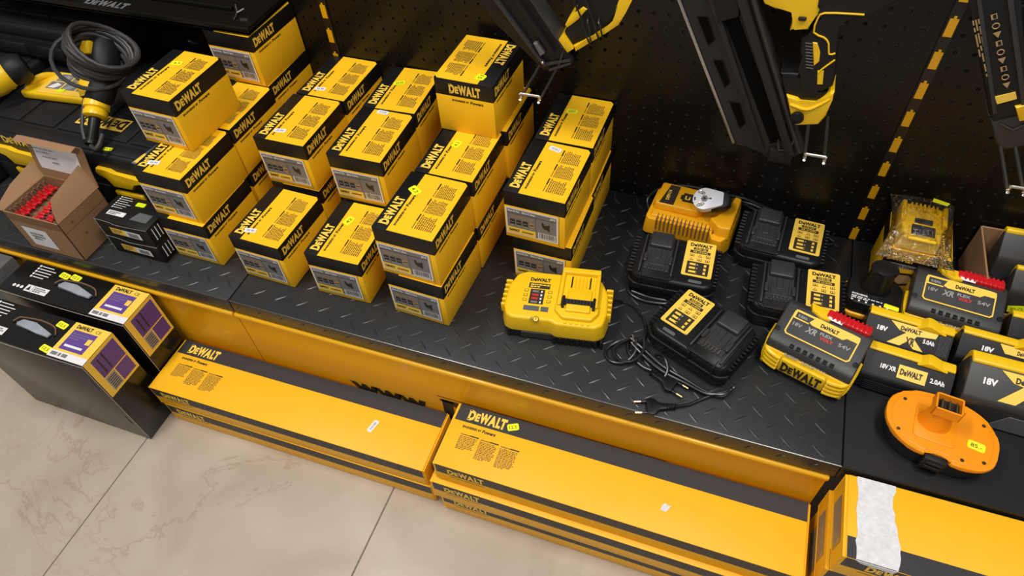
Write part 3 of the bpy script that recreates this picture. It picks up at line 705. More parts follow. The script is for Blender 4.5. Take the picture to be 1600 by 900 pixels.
# ------------------------------------------------------------------ two small black boxes
def small_box(label, loc, rz, stick=False):
    o = thing('accessory_box', label, 'box', loc, rz, 'small black accessory boxes')
    w_, d_, h_ = 0.120, 0.068, 0.042
    b = MB(); b.box(-w_ / 2, w_ / 2, -d_ / 2, d_ / 2, 0, h_, 'black_card', 0.001, 2)
    F = front(-w_ / 2, -d_ / 2, 0); Fr = right(w_ / 2, -d_ / 2, 0); Ft = top(-w_ / 2, -d_ / 2, h_)
    b.tube([(-w_ / 2, -d_ / 2 - 0.0003, h_ - 0.001), (-w_ * 0.25, -d_ / 2 - 0.0004, h_ - 0.002), (-w_ * 0.1, -d_ / 2 - 0.0004, h_ - 0.006), (w_ * 0.1, -d_ / 2 - 0.0004, h_ - 0.005), (w_ / 2, -d_ / 2 - 0.0003, h_ - 0.001)], 0.0004, 'edge_worn', 4)
    b.tube([(-w_ / 2 - 0.0002, -d_ / 2, 0.001), (-w_ / 2 - 0.0002, -d_ / 2, h_)], 0.0006, 'edge_worn', 4, smooth=0)
    for i in range(6):
        x = 0.020 + 0.0075 * i
        b.rect(Fr, 0.010 + 0.008 * i, 0.012 + 0.008 * i, 0.012, 0.036, 'print_white', 0.0004)
        b.lathe([(0.0016, 0.0001), (0.0016, 0.0005)], 'print_white', 6, T=Fr @ Matrix.Translation((0.011 + 0.008 * i, 0.010, 0)))
        b.rect(Ft, 0.016, 0.016 + (0.022, 0.026, 0.02, 0.03, 0.024, 0.02)[i], d_ * (0.92 - 0.08 * i), d_ * (0.935 - 0.08 * i), 'print_white', 0.0004)
        b.lathe([(0.0018, 0.0001), (0.0018, 0.0005)], 'print_white', 6, T=Ft @ Matrix.Translation((0.013, d_ * (0.928 - 0.08 * i), 0)))
    b.rect(Ft, 0.014, 0.054, d_ * 0.24, d_ * 0.40, 'print_white', 0.0004); b.para(Ft, 0.017, d_ * 0.385, 0.030, d_ * 0.12, 'print_grey', n=2, seed=3, h=0.0006, fill=0.8)
    if stick:
        b.prism([(0.070, d_ * 0.22), (0.108, d_ * 0.22), (0.108, d_ * 0.52), (0.078, d_ * 0.52)], 0.0002, 0.0012, 'dust_grey', T=Ft)
    b.build('carton', o)
    l = MB(); l.rect(F, 0.026, 0.060, 0.010, 0.026, 'print_yellow', 0.0005); l.rect(F, 0.060, 0.096, 0.010, 0.026, 'print_white', 0.0005)
    l.para(F, 0.029, 0.025, 0.026, 0.013, 'print_brown', n=3, seed=9, h=0.0008)
    for i in range(11): l.rect(F, 0.066 + 0.0023 * i, 0.0672 + 0.0023 * i + 0.0004 * (i % 3), 0.012, 0.023, 'print_grey', 0.0008)
    l.build('printed_label', o)
    return o
small_box('lower of the two small black boxes beside the open brown carton', (-1.0140, 0.6200, SH + 0.0012), -0.01)
sb = small_box('upper of the two small black boxes, with a lime tag, beside the open brown carton', (-1.0160, 0.6210, SH + 0.0012 + 0.0424), -0.005, True)
sticker(sb, 'lime', 0.005, 0.020, 0.042, R(2), (0.020, 0.010), '')

# ------------------------------------------------------------------ chargers
def charger_label(l, F, w, h):
    l.prism([(0.002, 0), (w - 0.002, 0), (w, 0.002), (w, h - 0.002), (w - 0.002, h), (0.002, h), (0, h - 0.002), (0, 0.002)], 0.0, 0.0007, 'print_yellow', T=F)
    H0 = 0.0010
    l.text('DeWALT', F, w / 2, h * 0.855, h * 0.088, 'print_black', width=w * 0.74, bold=0.05, h=H0, align='c')
    l.rect(F, w * 0.26, w * 0.74, h * 0.755, h * 0.825, 'print_black', H0); l.text('DCB1104', F, w / 2, h * 0.765, h * 0.045, 'print_yellow', width=w * 0.36, bold=0.02, h=H0 + .0003, align='c')
    l.rect(F, w * 0.16, w * 0.84, h * 0.655, h * 0.735, 'print_black', H0); l.text('XR LI-ION', F, w / 2, h * 0.67, h * 0.045, 'print_yellow', width=w * 0.5, bold=0.02, h=H0 + .0003, align='c')
    for r_ in range(2):
        for c in range(3):
            x = w * (0.17 + 0.27 * c); y = h * (0.555 - 0.115 * r_)
            if (r_ + c) % 3 == 1:
                l.add([(x, y, H0), (x + w * .15, y, H0), (x + w * .075, y + h * .075, H0)], [(0, 1, 2)], 'print_brown', F)
                l.add([(x + w * .035, y + h * .012, H0 + .0003), (x + w * .115, y + h * .012, H0 + .0003), (x + w * .075, y + h * .055, H0 + .0003)], [(0, 1, 2)], 'print_yellow', F)
            else:
                l.rect(F, x, x + w * .15, y, y + h * .07, 'print_brown', H0); l.rect(F, x + w * .02, x + w * .13, y + h * .012, y + h * .058, 'print_yellow', H0 + .0003)
                l.rect(F, x + w * .05, x + w * .09, y + h * .012, y + h * .045, 'print_brown', H0 + .0005)
    l.rect(F, w * 0.13, w * 0.87, h * 0.05, h * 0.405, 'print_black', H0)
    for r_ in range(3):
        y = h * (0.30 - 0.105 * r_); l.rect(F, w * .22, w * (.42, .42, .50)[r_], y, y + h * .055, 'print_yellow', H0 + .0003)
        l.rect(F, w * .45, w * .50, y + h * .01, y + h * .045, 'print_midgrey', H0 + .0003); l.rect(F, w * .70, w * .78, y - h * 0.005, y + h * .06, 'print_yellow', H0 + .0003)
def charger(label, loc, rz, label_left=False):
    o = thing('battery_charger', label, 'charger', loc, rz)
    L, Dp, Hh = 0.146, 0.112, 0.044; sg = -1 if label_left else 1
    b = MB()
    out = [(-L / 2, -Dp / 2 + 0.010), (-L / 2 + 0.012, -Dp / 2), (L / 2 - 0.012, -Dp / 2), (L / 2, -Dp / 2 + 0.010), (L / 2, Dp / 2 - 0.012), (L / 2 - 0.014, Dp / 2), (-L / 2 + 0.014, Dp / 2), (-L / 2, Dp / 2 - 0.012)]
    sc = lambda k, dz=0: [(x * k, y * k) for x, y in out]
    b.prism(sc(0.97), 0.0, 0.010, 'black_plastic', 0.002, 2, vbev=0.006)
    b.prism(out, 0.008, 0.026, 'black_plastic', 0.003, 3, vbev=0.006)
    b.prism(sc(0.97), 0.022, Hh, 'black_plastic', 0.006, 3, vbev=0.006, taper=0.97)
    b.tube([(x * 0.985, y * 0.985, 0.0265) for x, y in out], 0.0008, 'dock_plastic', 5, smooth=0, closed=True)
    for s_ in (-1, 1):
        for k in range(11):
            y = -Dp * 0.36 + k * Dp * 0.072
            b.box(s_ * (L / 2 - 0.010), s_ * (L / 2 + 0.0012), y, y + 0.0042, 0.018, Hh - 0.003, 'black_plastic', 0.0012, 1)
    b.build('housing', o)
    # dock
    d = MB(); cx = -sg * L * 0.20; w_ = 0.064; z = Hh
    d.prism([(cx - w_ / 2, -Dp * 0.42), (cx - w_ / 2 + 0.006, -Dp * 0.46), (cx + w_ / 2 - 0.006, -Dp * 0.46), (cx + w_ / 2, -Dp * 0.42), (cx + w_ / 2, Dp * 0.42), (cx - w_ / 2, Dp * 0.42)], z - 0.004, z + 0.0012, 'black_plastic', 0.001, 2, vbev=0.004)
    d.box(cx - w_ * 0.34, cx + w_ * 0.34, -Dp * 0.30, Dp * 0.44, z, z + 0.0030, 'dock_plastic', 0.0008, 1)
    d.box(cx - w_ * 0.30, cx + w_ * 0.30, Dp * 0.14, Dp * 0.45, z + 0.002, z + 0.0105, 'dock_plastic', 0.003, 3)
    d.box(cx - w_ * 0.22, cx + w_ * 0.22, -Dp * 0.22, Dp * 0.10, z + 0.002, z + 0.0050, 'dock_plastic', 0.001, 1)
    d.box(cx - w_ * 0.10, cx + w_ * 0.06, -Dp * 0.10, Dp * 0.12, z + 0.004, z + 0.0068, 'dock_plastic', 0.0008, 1)
    for s_ in (-1, 1):
        d.box(cx + s_ * w_ * 0.42 - 0.0018, cx + s_ * w_ * 0.42 + 0.0018, -Dp * 0.40, Dp * 0.40, z, z + 0.0060, 'dock_plastic', 0.0012, 2)
        d.box(cx + s_ * w_ * 0.33 - 0.003, cx + s_ * w_ * 0.33 + 0.003, -Dp * 0.18, -Dp * 0.02, z + 0.002, z + 0.0075, 'dock_plastic', 0.001, 1)
        d.box(cx + s_ * w_ * 0.34 - 0.0009, cx + s_ * w_ * 0.34 + 0.0009, -Dp * 0.515, -Dp * 0.36, 0.016, z + 0.0016, 'mat_black')
    dk = d.build('dock', o)
    ct = MB()
    for k in range(6): ct.box(cx - 0.0155 + k * 0.0058, cx - 0.0140 + k * 0.0058, -Dp * 0.30, -Dp * 0.22, z + 0.003, z + 0.0065, 'steel')
    ct.build('contact_blades', dk)
    l = MB(); lw, lh = 0.050, 0.082
    charger_label(l, top(sg * L * 0.26 - lw / 2, -Dp * 0.22 - 0.006, Hh), lw, lh); l.build('printed_label', o)
    i = MB(); i.prism([(sg * L * 0.26 - 0.011, -Dp * 0.40), (sg * L * 0.26 + 0.011, -Dp * 0.40), (sg * L * 0.26 + 0.011, -Dp * 0.345), (sg * L * 0.26 - 0.011, -Dp * 0.345)], Hh - 0.001, Hh + 0.0008, 'dust_grey', 0.0004, 1, vbev=0.002); i.build('indicator_window', o)
    return o
zc = SH + 0.0022
charger('black battery charger left of the orange charger front, dock on its left side', (-0.0400, 0.8250, zc), R(1.5))
charger('black battery charger at the back right beside the white plug, against the wall', (0.1280, 0.9350, zc), R(-4))
charger('black battery charger behind the large red latched battery, label on its right', (0.1620, 0.8150, zc), R(1))
charger('black battery charger turned askew at the front with its label on the left', (0.0300, 0.6930, zc), R(-24), True)

# yellow fast charger
o = thing('battery_charger', 'yellow fast charger with black ribbed base standing alone at the front of the plate', 'charger', (-0.2090, 0.6800, SH + 0.0018), R(9))
L, Dp = 0.178, 0.112
b = MB()
out = [(-0.5, -0.22), (-0.46, -0.40), (-0.40, -0.45), (-0.02, -0.45), (0.02, -0.5), (0.40, -0.5), (0.47, -0.42), (0.5, -0.2), (0.49, 0.18), (0.42, 0.42), (0.34, 0.5), (-0.34, 0.5), (-0.43, 0.42), (-0.49, 0.18)]
pts = [(x * L, y * Dp) for x, y in out]
b.prism(pts, 0.014, 0.050, 'yellow_plastic', 0.008, 4, vbev=0.004, taper=0.95)
b.prism([(0.0, -0.30), (0.10, -0.42), (0.34, -0.42), (0.42, -0.30), (0.42, 0.34), (0.38, 0.52), (0.02, 0.52), (0.0, 0.34)] and [(x * L, y * Dp) for x, y in [(0.0, -0.26), (0.08, -0.40), (0.34, -0.40), (0.40, -0.26), (0.38, 0.50), (0.02, 0.50)]], 0.046, 0.058, 'yellow_plastic', 0.003, 3, vbev=0.003)
b.box(0.10 * L, 0.32 * L, -0.30 * Dp, 0.12 * Dp, 0.055, 0.0625, 'yellow_plastic', 0.002, 2)
b.box(0.02 * L, 0.38 * L, 0.40 * Dp, 0.50 * Dp, 0.055, 0.066, 'yellow_plastic', 0.002, 2)
for x in (0.035, 0.365): b.box(x * L - 0.003, x * L + 0.003, -0.20 * Dp, 0.48 * Dp, 0.056, 0.063, 'yellow_plastic', 0.0015, 2)
for s_ in (-1, 1):
    for k in range(6):
        y = (-0.20 + 0.09 * k) * Dp
        b.box(s_ * L * 0.478 - 0.006, s_ * L * 0.478 + 0.006, y, y + 0.005, 0.026, 0.047, 'yellow_plastic', 0.002, 2)
for k in range(12): b.lathe([(0.0011, 0), (0.0009, 0.0008)], 'yellow_plastic', 6, T=top(-0.35 * L - 0.0045 * (k % 2), (-0.16 + 0.045 * (k // 2) * 1.4) * Dp, 0.0495))
for k in range(5): b.lathe([(0.0036, 0), (0.0030, 0.0022)], 'yellow_plastic', 10, T=top((0.11 + 0.052 * k) * L, -0.43 * Dp, 0.049))
b.build('housing', o)
b = MB()
b.prism([(x * 0.985, y * 0.985) for x, y in pts], 0.002, 0.017, 'black_plastic', 0.002, 2, vbev=0.004)
for k in range(17):
    x = -0.43 + k * 0.054
    if -0.30 < x < 0.0: continue
    b.box(x * L, x * L + 0.0055, -0.515 * Dp if x > 0 else -0.45 * Dp, -0.40 * Dp, 0.0, 0.018, 'black_plastic', 0.0012, 1)
b.box(-0.30 * L, 0.0, -0.458 * Dp, -0.40 * Dp, 0.001, 0.016, 'dock_plastic', 0.001, 1)
b.build('ribbed_base', o)
b = MB()
for k in range(6): b.box((0.115 + 0.034 * k) * L, (0.128 + 0.034 * k) * L, 0.16 * Dp, 0.38 * Dp, 0.0576, 0.0586, 'matte_black_plastic' if k % 5 == 0 else 'amber_plastic')
for x in (0.07, 0.35): b.box(x * L - 0.0022, x * L + 0.0022, -0.24 * Dp, -0.04 * Dp, 0.0565, 0.0650, 'matte_black_plastic', 0.0008, 1)
b.box(0.07 * L, 0.35 * L, -0.18 * Dp, -0.09 * Dp, 0.058, 0.0640, 'matte_black_plastic', 0.0008, 1)
for k in range(8): b.box((0.10 + 0.03 * k) * L, (0.112 + 0.03 * k) * L, -0.17 * Dp, -0.10 * Dp, 0.0635, 0.0648, 'dock_plastic')
b.build('contact_block', o)
b = MB(); F = top(0, 0, 0.0501)
b.text('DeWALT', F, -0.18 * L, 0.28 * Dp, 0.0070, 'print_black', width=0.034, bold=0.05, align='c')
b.rect(F, -0.28 * L, -0.08 * L, 0.14 * Dp, 0.24 * Dp, 'print_black', 0.0004); b.para(F, -0.265 * L, 0.235 * Dp, 0.032, 0.009, 'print_yellow', n=2, seed=2, h=0.0007)
b.rect(F, -0.255 * L, -0.12 * L, -0.16 * Dp, 0.12 * Dp, 'print_black', 0.0004)
for k in range(4):
    y = (0.06 - 0.068 * k) * Dp
    b.rect(F, -0.235 * L, -0.175 * L, y, y + 0.004, 'print_red' if k in (1, 2) else 'print_grey', 0.0007); b.rect(F, -0.155 * L, -0.14 * L, y, y + 0.004, 'print_white', 0.0007)
for k in range(3):
    for x in (-0.315, -0.09):
        b.rect(F, x * L, x * L + 0.007, (0.06 - 0.09 * k) * Dp, (0.06 - 0.09 * k) * Dp + 0.0055, 'print_brown', 0.0004); b.rect(F, x * L + 0.0008, x * L + 0.0062, (0.06 - 0.09 * k) * Dp + 0.0008, (0.06 - 0.09 * k) * Dp + 0.0045, 'yellow_plastic', 0.0006)
b.rect(F, -0.29 * L, -0.145 * L, -0.29 * Dp, -0.20 * Dp, 'dust_grey', 0.0006); b.rect(F, -0.13 * L, -0.06 * L, -0.29 * Dp, -0.20 * Dp, 'dust_grey', 0.0006)
Fl = frame((-0.155 * L, -0.425 * Dp, 0.048), (1, 0, 0), (0, -0.45, 0.9))
b.lathe([(0.0050, 0.0012), (0.0050, 0.0018)], 'print_black', 16, T=Fl); b.lathe([(0.0039, 0.0019), (0.0039, 0.0022)], 'yellow_plastic', 16, T=Fl)
b.rect(Fl, -0.0005, 0.0005, -0.001, 0.003, 'print_black', 0.0025)
for k in range(3): b.rect(Fl, -0.011 + k * 0.001, -0.0055, -0.002 + 0.002 * k, -0.0013 + 0.002 * k, 'print_black', 0.0014)
b.build('printed_label', o)

# orange (amber) charger
o = thing('battery_charger', 'amber orange charger with ribbed vents against the wall, a white plug resting on it', 'charger', (-0.0320, 0.9560, SH + 0.0018), R(-3))
b = MB()
bx = [(-0.082, -0.040), (-0.076, -0.046), (0.040, -0.046), (0.046, -0.062), (0.064, -0.064), (0.078, -0.040), (0.082, 0.046), (0.066, 0.050), (-0.066, 0.050), (-0.078, 0.042)]
b.prism(bx, 0.006, 0.042, 'amber_plastic', 0.008, 4, vbev=0.006, taper=0.96)
b.prism([(-0.074, -0.012), (-0.068, -0.018), (0.010, -0.018), (0.020, -0.006), (0.020, 0.044), (-0.070, 0.046)], 0.038, 0.058, 'amber_plastic', 0.005, 3, vbev=0.005, taper=0.94)
b.prism([(0.052, -0.052), (0.074, -0.050), (0.079, 0.044), (0.064, 0.046), (0.058, 0.010), (0.040, -0.024), (0.030, -0.030)], 0.036, 0.062, 'amber_plastic', 0.006, 3, vbev=0.004, taper=0.90)
b.prism([(-0.070, -0.038), (0.050, -0.040), (0.050, -0.020), (-0.070, -0.018)], 0.036, 0.046, 'amber_plastic', 0.004, 3, vbev=0.003)
b.build('housing', o)
b = MB()
for k in range(15):
    x = -0.058 + k * 0.0072
    b.box(x, x + 0.0026, -0.048, -0.029, 0.020, 0.0465, 'kraft_dark', 0.001, 1)
b.build('vent_slots', o)
b = MB(); b.prism([(-0.078, -0.041), (0.042, -0.043), (0.060, -0.060), (0.074, -0.040), (0.078, 0.044), (-0.074, 0.042)], 0.0, 0.009, 'black_plastic', 0.002, 2, vbev=0.005); b.build('base', o)
b = MB(); F = top(0, 0, 0.0582)
b.prism([(-0.062, -0.014), (-0.036, -0.014), (-0.034, 0.038), (-0.052, 0.038)], 0.0, 0.0006, 'print_black', T=F)
b.text('DE9116', F @ Matrix.Translation((-0.047, -0.004, 0)) @ Matrix.Rotation(R(90), 4, 'Z'), 0, 0, 0.006, 'print_yellow', width=0.028, bold=0.03, h=0.0009)
b.prism([(-0.028, 0.006), (-0.024, 0.006), (-0.024, 0.001), (0.012, 0.001), (0.012, 0.024), (-0.024, 0.024), (-0.024, 0.018), (-0.028, 0.018)], 0.0, 0.0006, 'print_black', T=F)
b.text('Li', F, -0.020, 0.007, 0.010, 'print_yellow', bold=0.04, h=0.0009); b.para(F, -0.006, 0.021, 0.015, 0.016, 'print_yellow', n=4, seed=3, h=0.0009)
b.build('printed_label', o)

# white faced plug lying on the amber charger
F = frame((-0.0150, 0.9490, SH + 0.0795), (1, 0.12, 0.0), (-0.20, -0.42, 0.86))
o = thing('power_plug', 'white faced round power plug with black grip lying on the amber charger', 'plug'); o.matrix_world = F
b = MB()
rr = 0.0205
prof = [(rr * math.cos(R(a)), rr * math.sin(R(a))) for a in range(60, 301, 15)] + [(0.006, -0.0195), (0.030, -0.0125), (0.032, -0.010), (0.032, 0.010), (0.030, 0.0125), (0.006, 0.0195)]
b.prism(prof, -0.004, 0.010, 'white_plastic', 0.002, 3); b.build('face', o)
b = MB(); b.prism([(0.010, -0.018), (0.036, -0.016), (0.044, -0.008), (0.044, 0.008), (0.036, 0.017), (0.010, 0.019)], -0.012, 0.006, 'matte_black_plastic', 0.004, 3); b.build('grip', o)
b = MB()
b.prism([(0.0065 * math.cos(R(a)), 0.0065 * math.sin(R(a))) for a in range(0, 360, 60)], 0.0100, 0.0108, 'print_grey'); b.lathe([(0.0026, 0.0108), (0.0026, 0.0112)], 'print_black', 12)
b.box(0.0075, 0.012, -0.0012, 0.0012, 0.0101, 0.0107, 'print_black'); b.box(-0.018, -0.0155, -0.003, 0.003, 0.0101, 0.0107, 'print_black')
b.build('earth_socket', o)
for s_ in (-1, 1):
    b = MB(); T_ = Matrix.Translation((-0.006, s_ * 0.0115, 0)) @ Matrix.Rotation(R(-20 * s_), 4, 'Z')
    b.tube([(-0.0045, -0.0018, 0.0106), (0.0045, -0.0018, 0.0106), (0.0062, 0, 0.0106), (0.0045, 0.0018, 0.0106), (-0.0045, 0.0018, 0.0106), (-0.0062, 0, 0.0106)], 0.0006, 'print_grey', 5, T=T_, closed=True); b.lathe([(0.0024, 0.0102), (0.0024, 0.0175), (0.0015, 0.019)], 'chrome', 10, T=T_); b.build('pin', o)

# ------------------------------------------------------------------ cables on the shelf
def cable(label, paths, r=0.0026, m='cable_rubber', name='power_cable'):
    o = MB()
    for p in paths: o.tube([(x, y, SH + z) for x, y, z in p], r, m, 8, smooth=4)
    return tag(o.build(name), label, 'cable')
cable('thin black cable running from the yellow fast charger into the coiled bundle', [[(-0.122, 0.730, 0.016), (-0.110, 0.742, 0.004), (-0.091, 0.738, 0.004), (-0.068, 0.716, 0.004), (-0.058, 0.686, 0.004), (-0.064, 0.664, 0.004), (-0.078, 0.668, 0.006)]], 0.0022)
b_ = []
loopA = [(-0.076, 0.668, 0.012), (-0.098, 0.656, 0.006), (-0.1125, 0.634, 0.004), (-0.100, 0.617, 0.004), (-0.078, 0.619, 0.007), (-0.066, 0.640, 0.012), (-0.070, 0.662, 0.016)]
b_.append(loopA)
b_.append([(x + 0.012, y + 0.004, z + 0.004) for x, y, z in loopA[::-1]])
for k in range(4):
    d = 0.005 * k
    b_.append([(-0.080 + d * .4, 0.668 - d, 0.010 + 0.004 * (k % 2)), (-0.055, 0.654 - d, 0.008 + 0.005 * (k % 2)), (-0.020, 0.634 - d * 0.9, 0.004 + 0.004 * (k % 2)), (0.020, 0.617 - d * 0.6, 0.004 + 0.005 * (k % 2)), (0.055, 0.604 - d * 0.3, 0.004 + 0.004 * (k % 2)), (0.078, 0.603 + 0.002 * k, 0.006 + 0.003 * (k % 2)), (0.088 + 0.002 * k, 0.616 + 0.003 * k, 0.010)])
b_.append([(-0.083, 0.662, 0.004), (-0.075, 0.640, 0.004), (-0.050, 0.622, 0.004), (-0.034, 0.617, 0.006)])
cable('coiled black power cord bundled in front of the askew charger, ending in two plugs', b_ + [[(-0.034, 0.650, 0.004), (-0.020, 0.640, 0.018), (-0.010, 0.622, 0.012), (-0.016, 0.606, 0.004), (-0.034, 0.617, 0.004)], [(0.060, 0.600, 0.004), (0.046, 0.588, 0.003), (0.032, 0.575, 0.003), (0.016, 0.566, 0.006), (0.004, 0.559, 0.009)]])
t_ = MB(); t_.tube([(-0.083, 0.672, SH + 0.006), (-0.076, 0.664, SH + 0.022), (-0.072, 0.655, SH + 0.006)], 0.0011, 'print_silver', 5); tag(t_.build('wire_tie'), 'silvery twist tie around the coiled black cord left of the askew charger', 'tie')
cable('black cable looped along the front of the rear left charger', [[(-0.110, 0.800, 0.006), (-0.106, 0.768, 0.005), (-0.082, 0.7545, 0.005), (-0.050, 0.7555, 0.005), (-0.018, 0.764, 0.005), (0.010, 0.766, 0.005)], [(-0.100, 0.764, 0.011), (-0.070, 0.758, 0.012), (-0.040, 0.760, 0.011)]])
cable('black cord of the amber charger looping along the wall behind the white plug', [[(-0.114, 0.975, 0.006), (-0.122, 1.000, 0.015), (-0.098, 1.010, 0.040), (-0.050, 1.012, 0.052), (0.010, 1.010, 0.050), (0.050, 1.006, 0.052), (0.090, 1.006, 0.040), (0.108, 1.003, 0.036), (0.100, 0.998, 0.030), (0.060, 1.000, 0.040), (0.034, 0.990, 0.062), (0.024, 0.966, 0.074)],
    [(-0.080, 1.008, 0.030), (0.0, 1.008, 0.042), (0.060, 1.004, 0.044), (0.096, 0.999, 0.036)]])
cable('black cable lying behind the rear right charger', [[(0.085, 0.998, 0.010), (0.130, 1.004, 0.020), (0.165, 1.002, 0.018), (0.188, 0.990, 0.006), (0.206, 0.996, 0.005), (0.222, 0.985, 0.005), (0.205, 0.976, 0.005), (0.190, 0.984, 0.006)]], 0.0024)
cable('black cable end beside the right hand charger', [[(0.240, 0.845, 0.006), (0.246, 0.825, 0.004), (0.247, 0.800, 0.004), (0.240, 0.785, 0.004)], [(0.243, 0.860, 0.005), (0.248, 0.838, 0.004), (0.246, 0.812, 0.010)]])
def euro_plug(label, loc, rz, tilt=0):
    o = thing('power_plug', label, 'plug', loc, rot=(tilt, 0, rz))
    b = MB(); b.prism([(-0.008, -0.013), (0.0, -0.015), (0.006, -0.012), (0.012, -0.006), (0.034, -0.0035), (0.034, 0.0035), (0.012, 0.006), (0.006, 0.012), (0.0, 0.015), (-0.008, 0.013)], 0, 0.008, 'black_plastic', 0.002, 2, vbev=0.002); b.build('body', o)
    for k in range(4):
        pass
    b = MB()
    for k in range(4): b.box(0.022 + 0.004 * k, 0.0235 + 0.004 * k, -0.0045, 0.0045, -0.0002 + 0.0005, 0.0088, 'black_plastic', 0.0008, 1)
    b.build('strain_relief', o)
    for s_ in (-1, 1):
        b = MB(); b.tube([(-0.006, s_ * 0.0095, 0.004), (-0.016, s_ * 0.0095, 0.004)], 0.0022, 'black_plastic', 8, smooth=0); b.tube([(-0.016, s_ * 0.0095, 0.004), (-0.026, s_ * 0.0095, 0.004)], 0.0020, 'brass', 8, smooth=0); b.build('pin', o)
    return o
euro_plug('flat black two pin plug near the front edge of the plate, pins left', (-0.0200, 0.5530, SH + 0.0014), R(18))
euro_plug('flat black two pin plug beside the askew charger, brass pins toward the right', (-0.0010, 0.6015, SH + 0.0014), R(180 - 20))

# ------------------------------------------------------------------ batteries
def rounded_x(b, sec, x0, x1, m, bev, T=None):
    b.xprism(sec, x0, x1, m, bev, 4, vbev=0.003, T=T)
def flexvolt(label, loc, rz, latch=True):
    o = thing('battery_pack', label, 'battery', loc, rz)
    L = 0.132; hl = L / 2
    b = MB(); b.prism([(-hl * 0.95, -0.041), (-hl * 0.88, -0.047), (hl * 0.88, -0.047), (hl * 0.95, -0.041), (hl * 0.95, 0.036), (-hl * 0.95, 0.036)], 0, 0.012, 'matte_black_plastic', 0.003, 2, vbev=0.006)
    b.build('foot', o)
    b = MB()
    rounded_x(b, [(-0.049, 0.009), (-0.050, 0.030), (-0.046, 0.050), (0.036, 0.054), (0.039, 0.009)], -hl, hl, 'yellow_plastic', 0.008)
    for s_ in (-1, 1):
        for k in range(4):
            z = 0.015 + 0.0095 * k
            b.tube([(s_ * hl * 0.58, -0.0500, z - 0.003), (s_ * hl * 0.74, -0.0505, z), (s_ * hl * 0.93, -0.0470, z + 0.003), (s_ * (hl + 0.0012), -0.030, z + 0.006), (s_ * (hl + 0.0012), 0.0, z + 0.008)], 0.0036, 'yellow_plastic', 8)
    b.prism([(-hl * 0.54, -0.0520), (hl * 0.54, -0.0520), (hl * 0.50, -0.046), (-hl * 0.50, -0.046)], 0.012, 0.044, 'yellow_plastic', 0.002, 2)
    F = front(0, -0.0521, 0)
    b.logo(F, -hl * 0.48, 0.017, hl * 0.96, 0.021, 'print_black')
    b.build('body', o)
    c = MB()
    rounded_x(c, [(-0.043, 0.047), (-0.046, 0.055), (-0.041, 0.065), (-0.031, 0.070), (0.026, 0.086), (0.036, 0.083), (0.039, 0.050)], -hl * 1.01, hl * 1.01, 'grey_plastic', 0.007)
    Fs = frame((0, -0.0442, 0.0600), (1, 0, 0), (0, -0.93, 0.34))
    c.text('DeWALT', Fs, -hl * 0.52, -0.010, 0.005, 'print_midgrey', width=0.022, bold=0.05, h=0.0008); c.para(Fs, -hl * 0.10, -0.004, hl * 0.62, 0.006, 'print_midgrey', n=2, seed=7, h=0.0008)
    for k in range(7): c.box(-hl * 0.50 + k * 0.0105, -hl * 0.50 + k * 0.0105 + 0.0062, -0.0415, -0.035, 0.0645, 0.0685, 'mat_black', 0.0006, 1)
    for s_ in (-1, 1): c.lathe([(0.0045, 0), (0.0045, 0.002), (0.003, 0.0022)], 'matte_black_plastic', 10, T=frame((s_ * hl * 0.93, -0.022, 0.0715), (1, 0, 0), (s_ * 0.3, -0.3, 0.9)))
    c.build('cap', o)
    l = MB(); n = Vector((0, -0.016, 0.057)).normalized(); F = frame((0, -0.0035, 0.0782), (1, 0, 0), n)
    lw, lh = hl * 1.56, 0.046
    def fr(x0, x1, y0, y1, e, mk, h): 
        l.prism([(x0 + e, y0), (x1 - e, y0), (x1, y0 + e), (x1, y1 - e), (x1 - e, y1), (x0 + e, y1), (x0, y1 - e), (x0, y0 + e)], h - 0.0006, h, mk, T=F)
    fr(-lw / 2, lw / 2, -lh / 2, lh / 2, 0.004, 'print_yellow', 0.0014); fr(-lw / 2 + 0.0022, lw / 2 - 0.0022, -lh / 2 + 0.0022, lh / 2 - 0.0022, 0.003, 'grey_plastic', 0.0018)
    l.add([(x, y, 0.0021) for x, y in [(-lw * .18, lh * .5), (-lw * .24, lh * .22), (-lw * .18, lh * .16), (lw * .28, lh * .16), (lw * .33, lh * .26), (lw * .49, lh * .26), (lw * .49, lh * .48), (lw * .4, lh * .5)]], [tuple(range(8))], 'print_yellow', F)
    l.add([(x, y, 0.0021) for x, y in [(-lw * .49, lh * .48), (-lw * .49, lh * .15), (-lw * .24, lh * .15), (-lw * .24, lh * .19), (-lw * .46, lh * .20), (-lw * .46, lh * .42), (-lw * .2, lh * .42), (-lw * .2, lh * .48)]], [tuple(range(8))], 'print_yellow', F)
    l.text('9.0Ah', F, -lw * .43, lh * .25, 0.0045, 'print_midgrey', bold=0.03, h=0.0022)
    l.text('DeWALT', F, lw * .06, lh * .24, 0.0062, 'print_black', width=0.028, bold=0.05, h=0.0026, align='c')
    l.text('18V', F, -lw * .44, -lh * .10, 0.006, 'print_midgrey', width=0.014, h=0.0022, bold=0.02)
    l.text('XR', F, -lw * .24, -lh * .14, 0.010, 'print_midgrey', width=0.017, h=0.0022, bold=0.03, shear=0.2)
    l.text('FLEX', F, -lw * .03, -lh * .02, 0.0048, 'print_midgrey', width=0.019, h=0.0022, bold=0.04); l.text('VOLT', F, -lw * .01, -lh * .17, 0.0050, 'print_red', width=0.020, h=0.0022, bold=0.05)
    l.text('54V', F, lw * .26, -lh * .12, 0.0062, 'print_midgrey', width=0.018, h=0.0022, bold=0.02)
    l.build('printed_label', o)
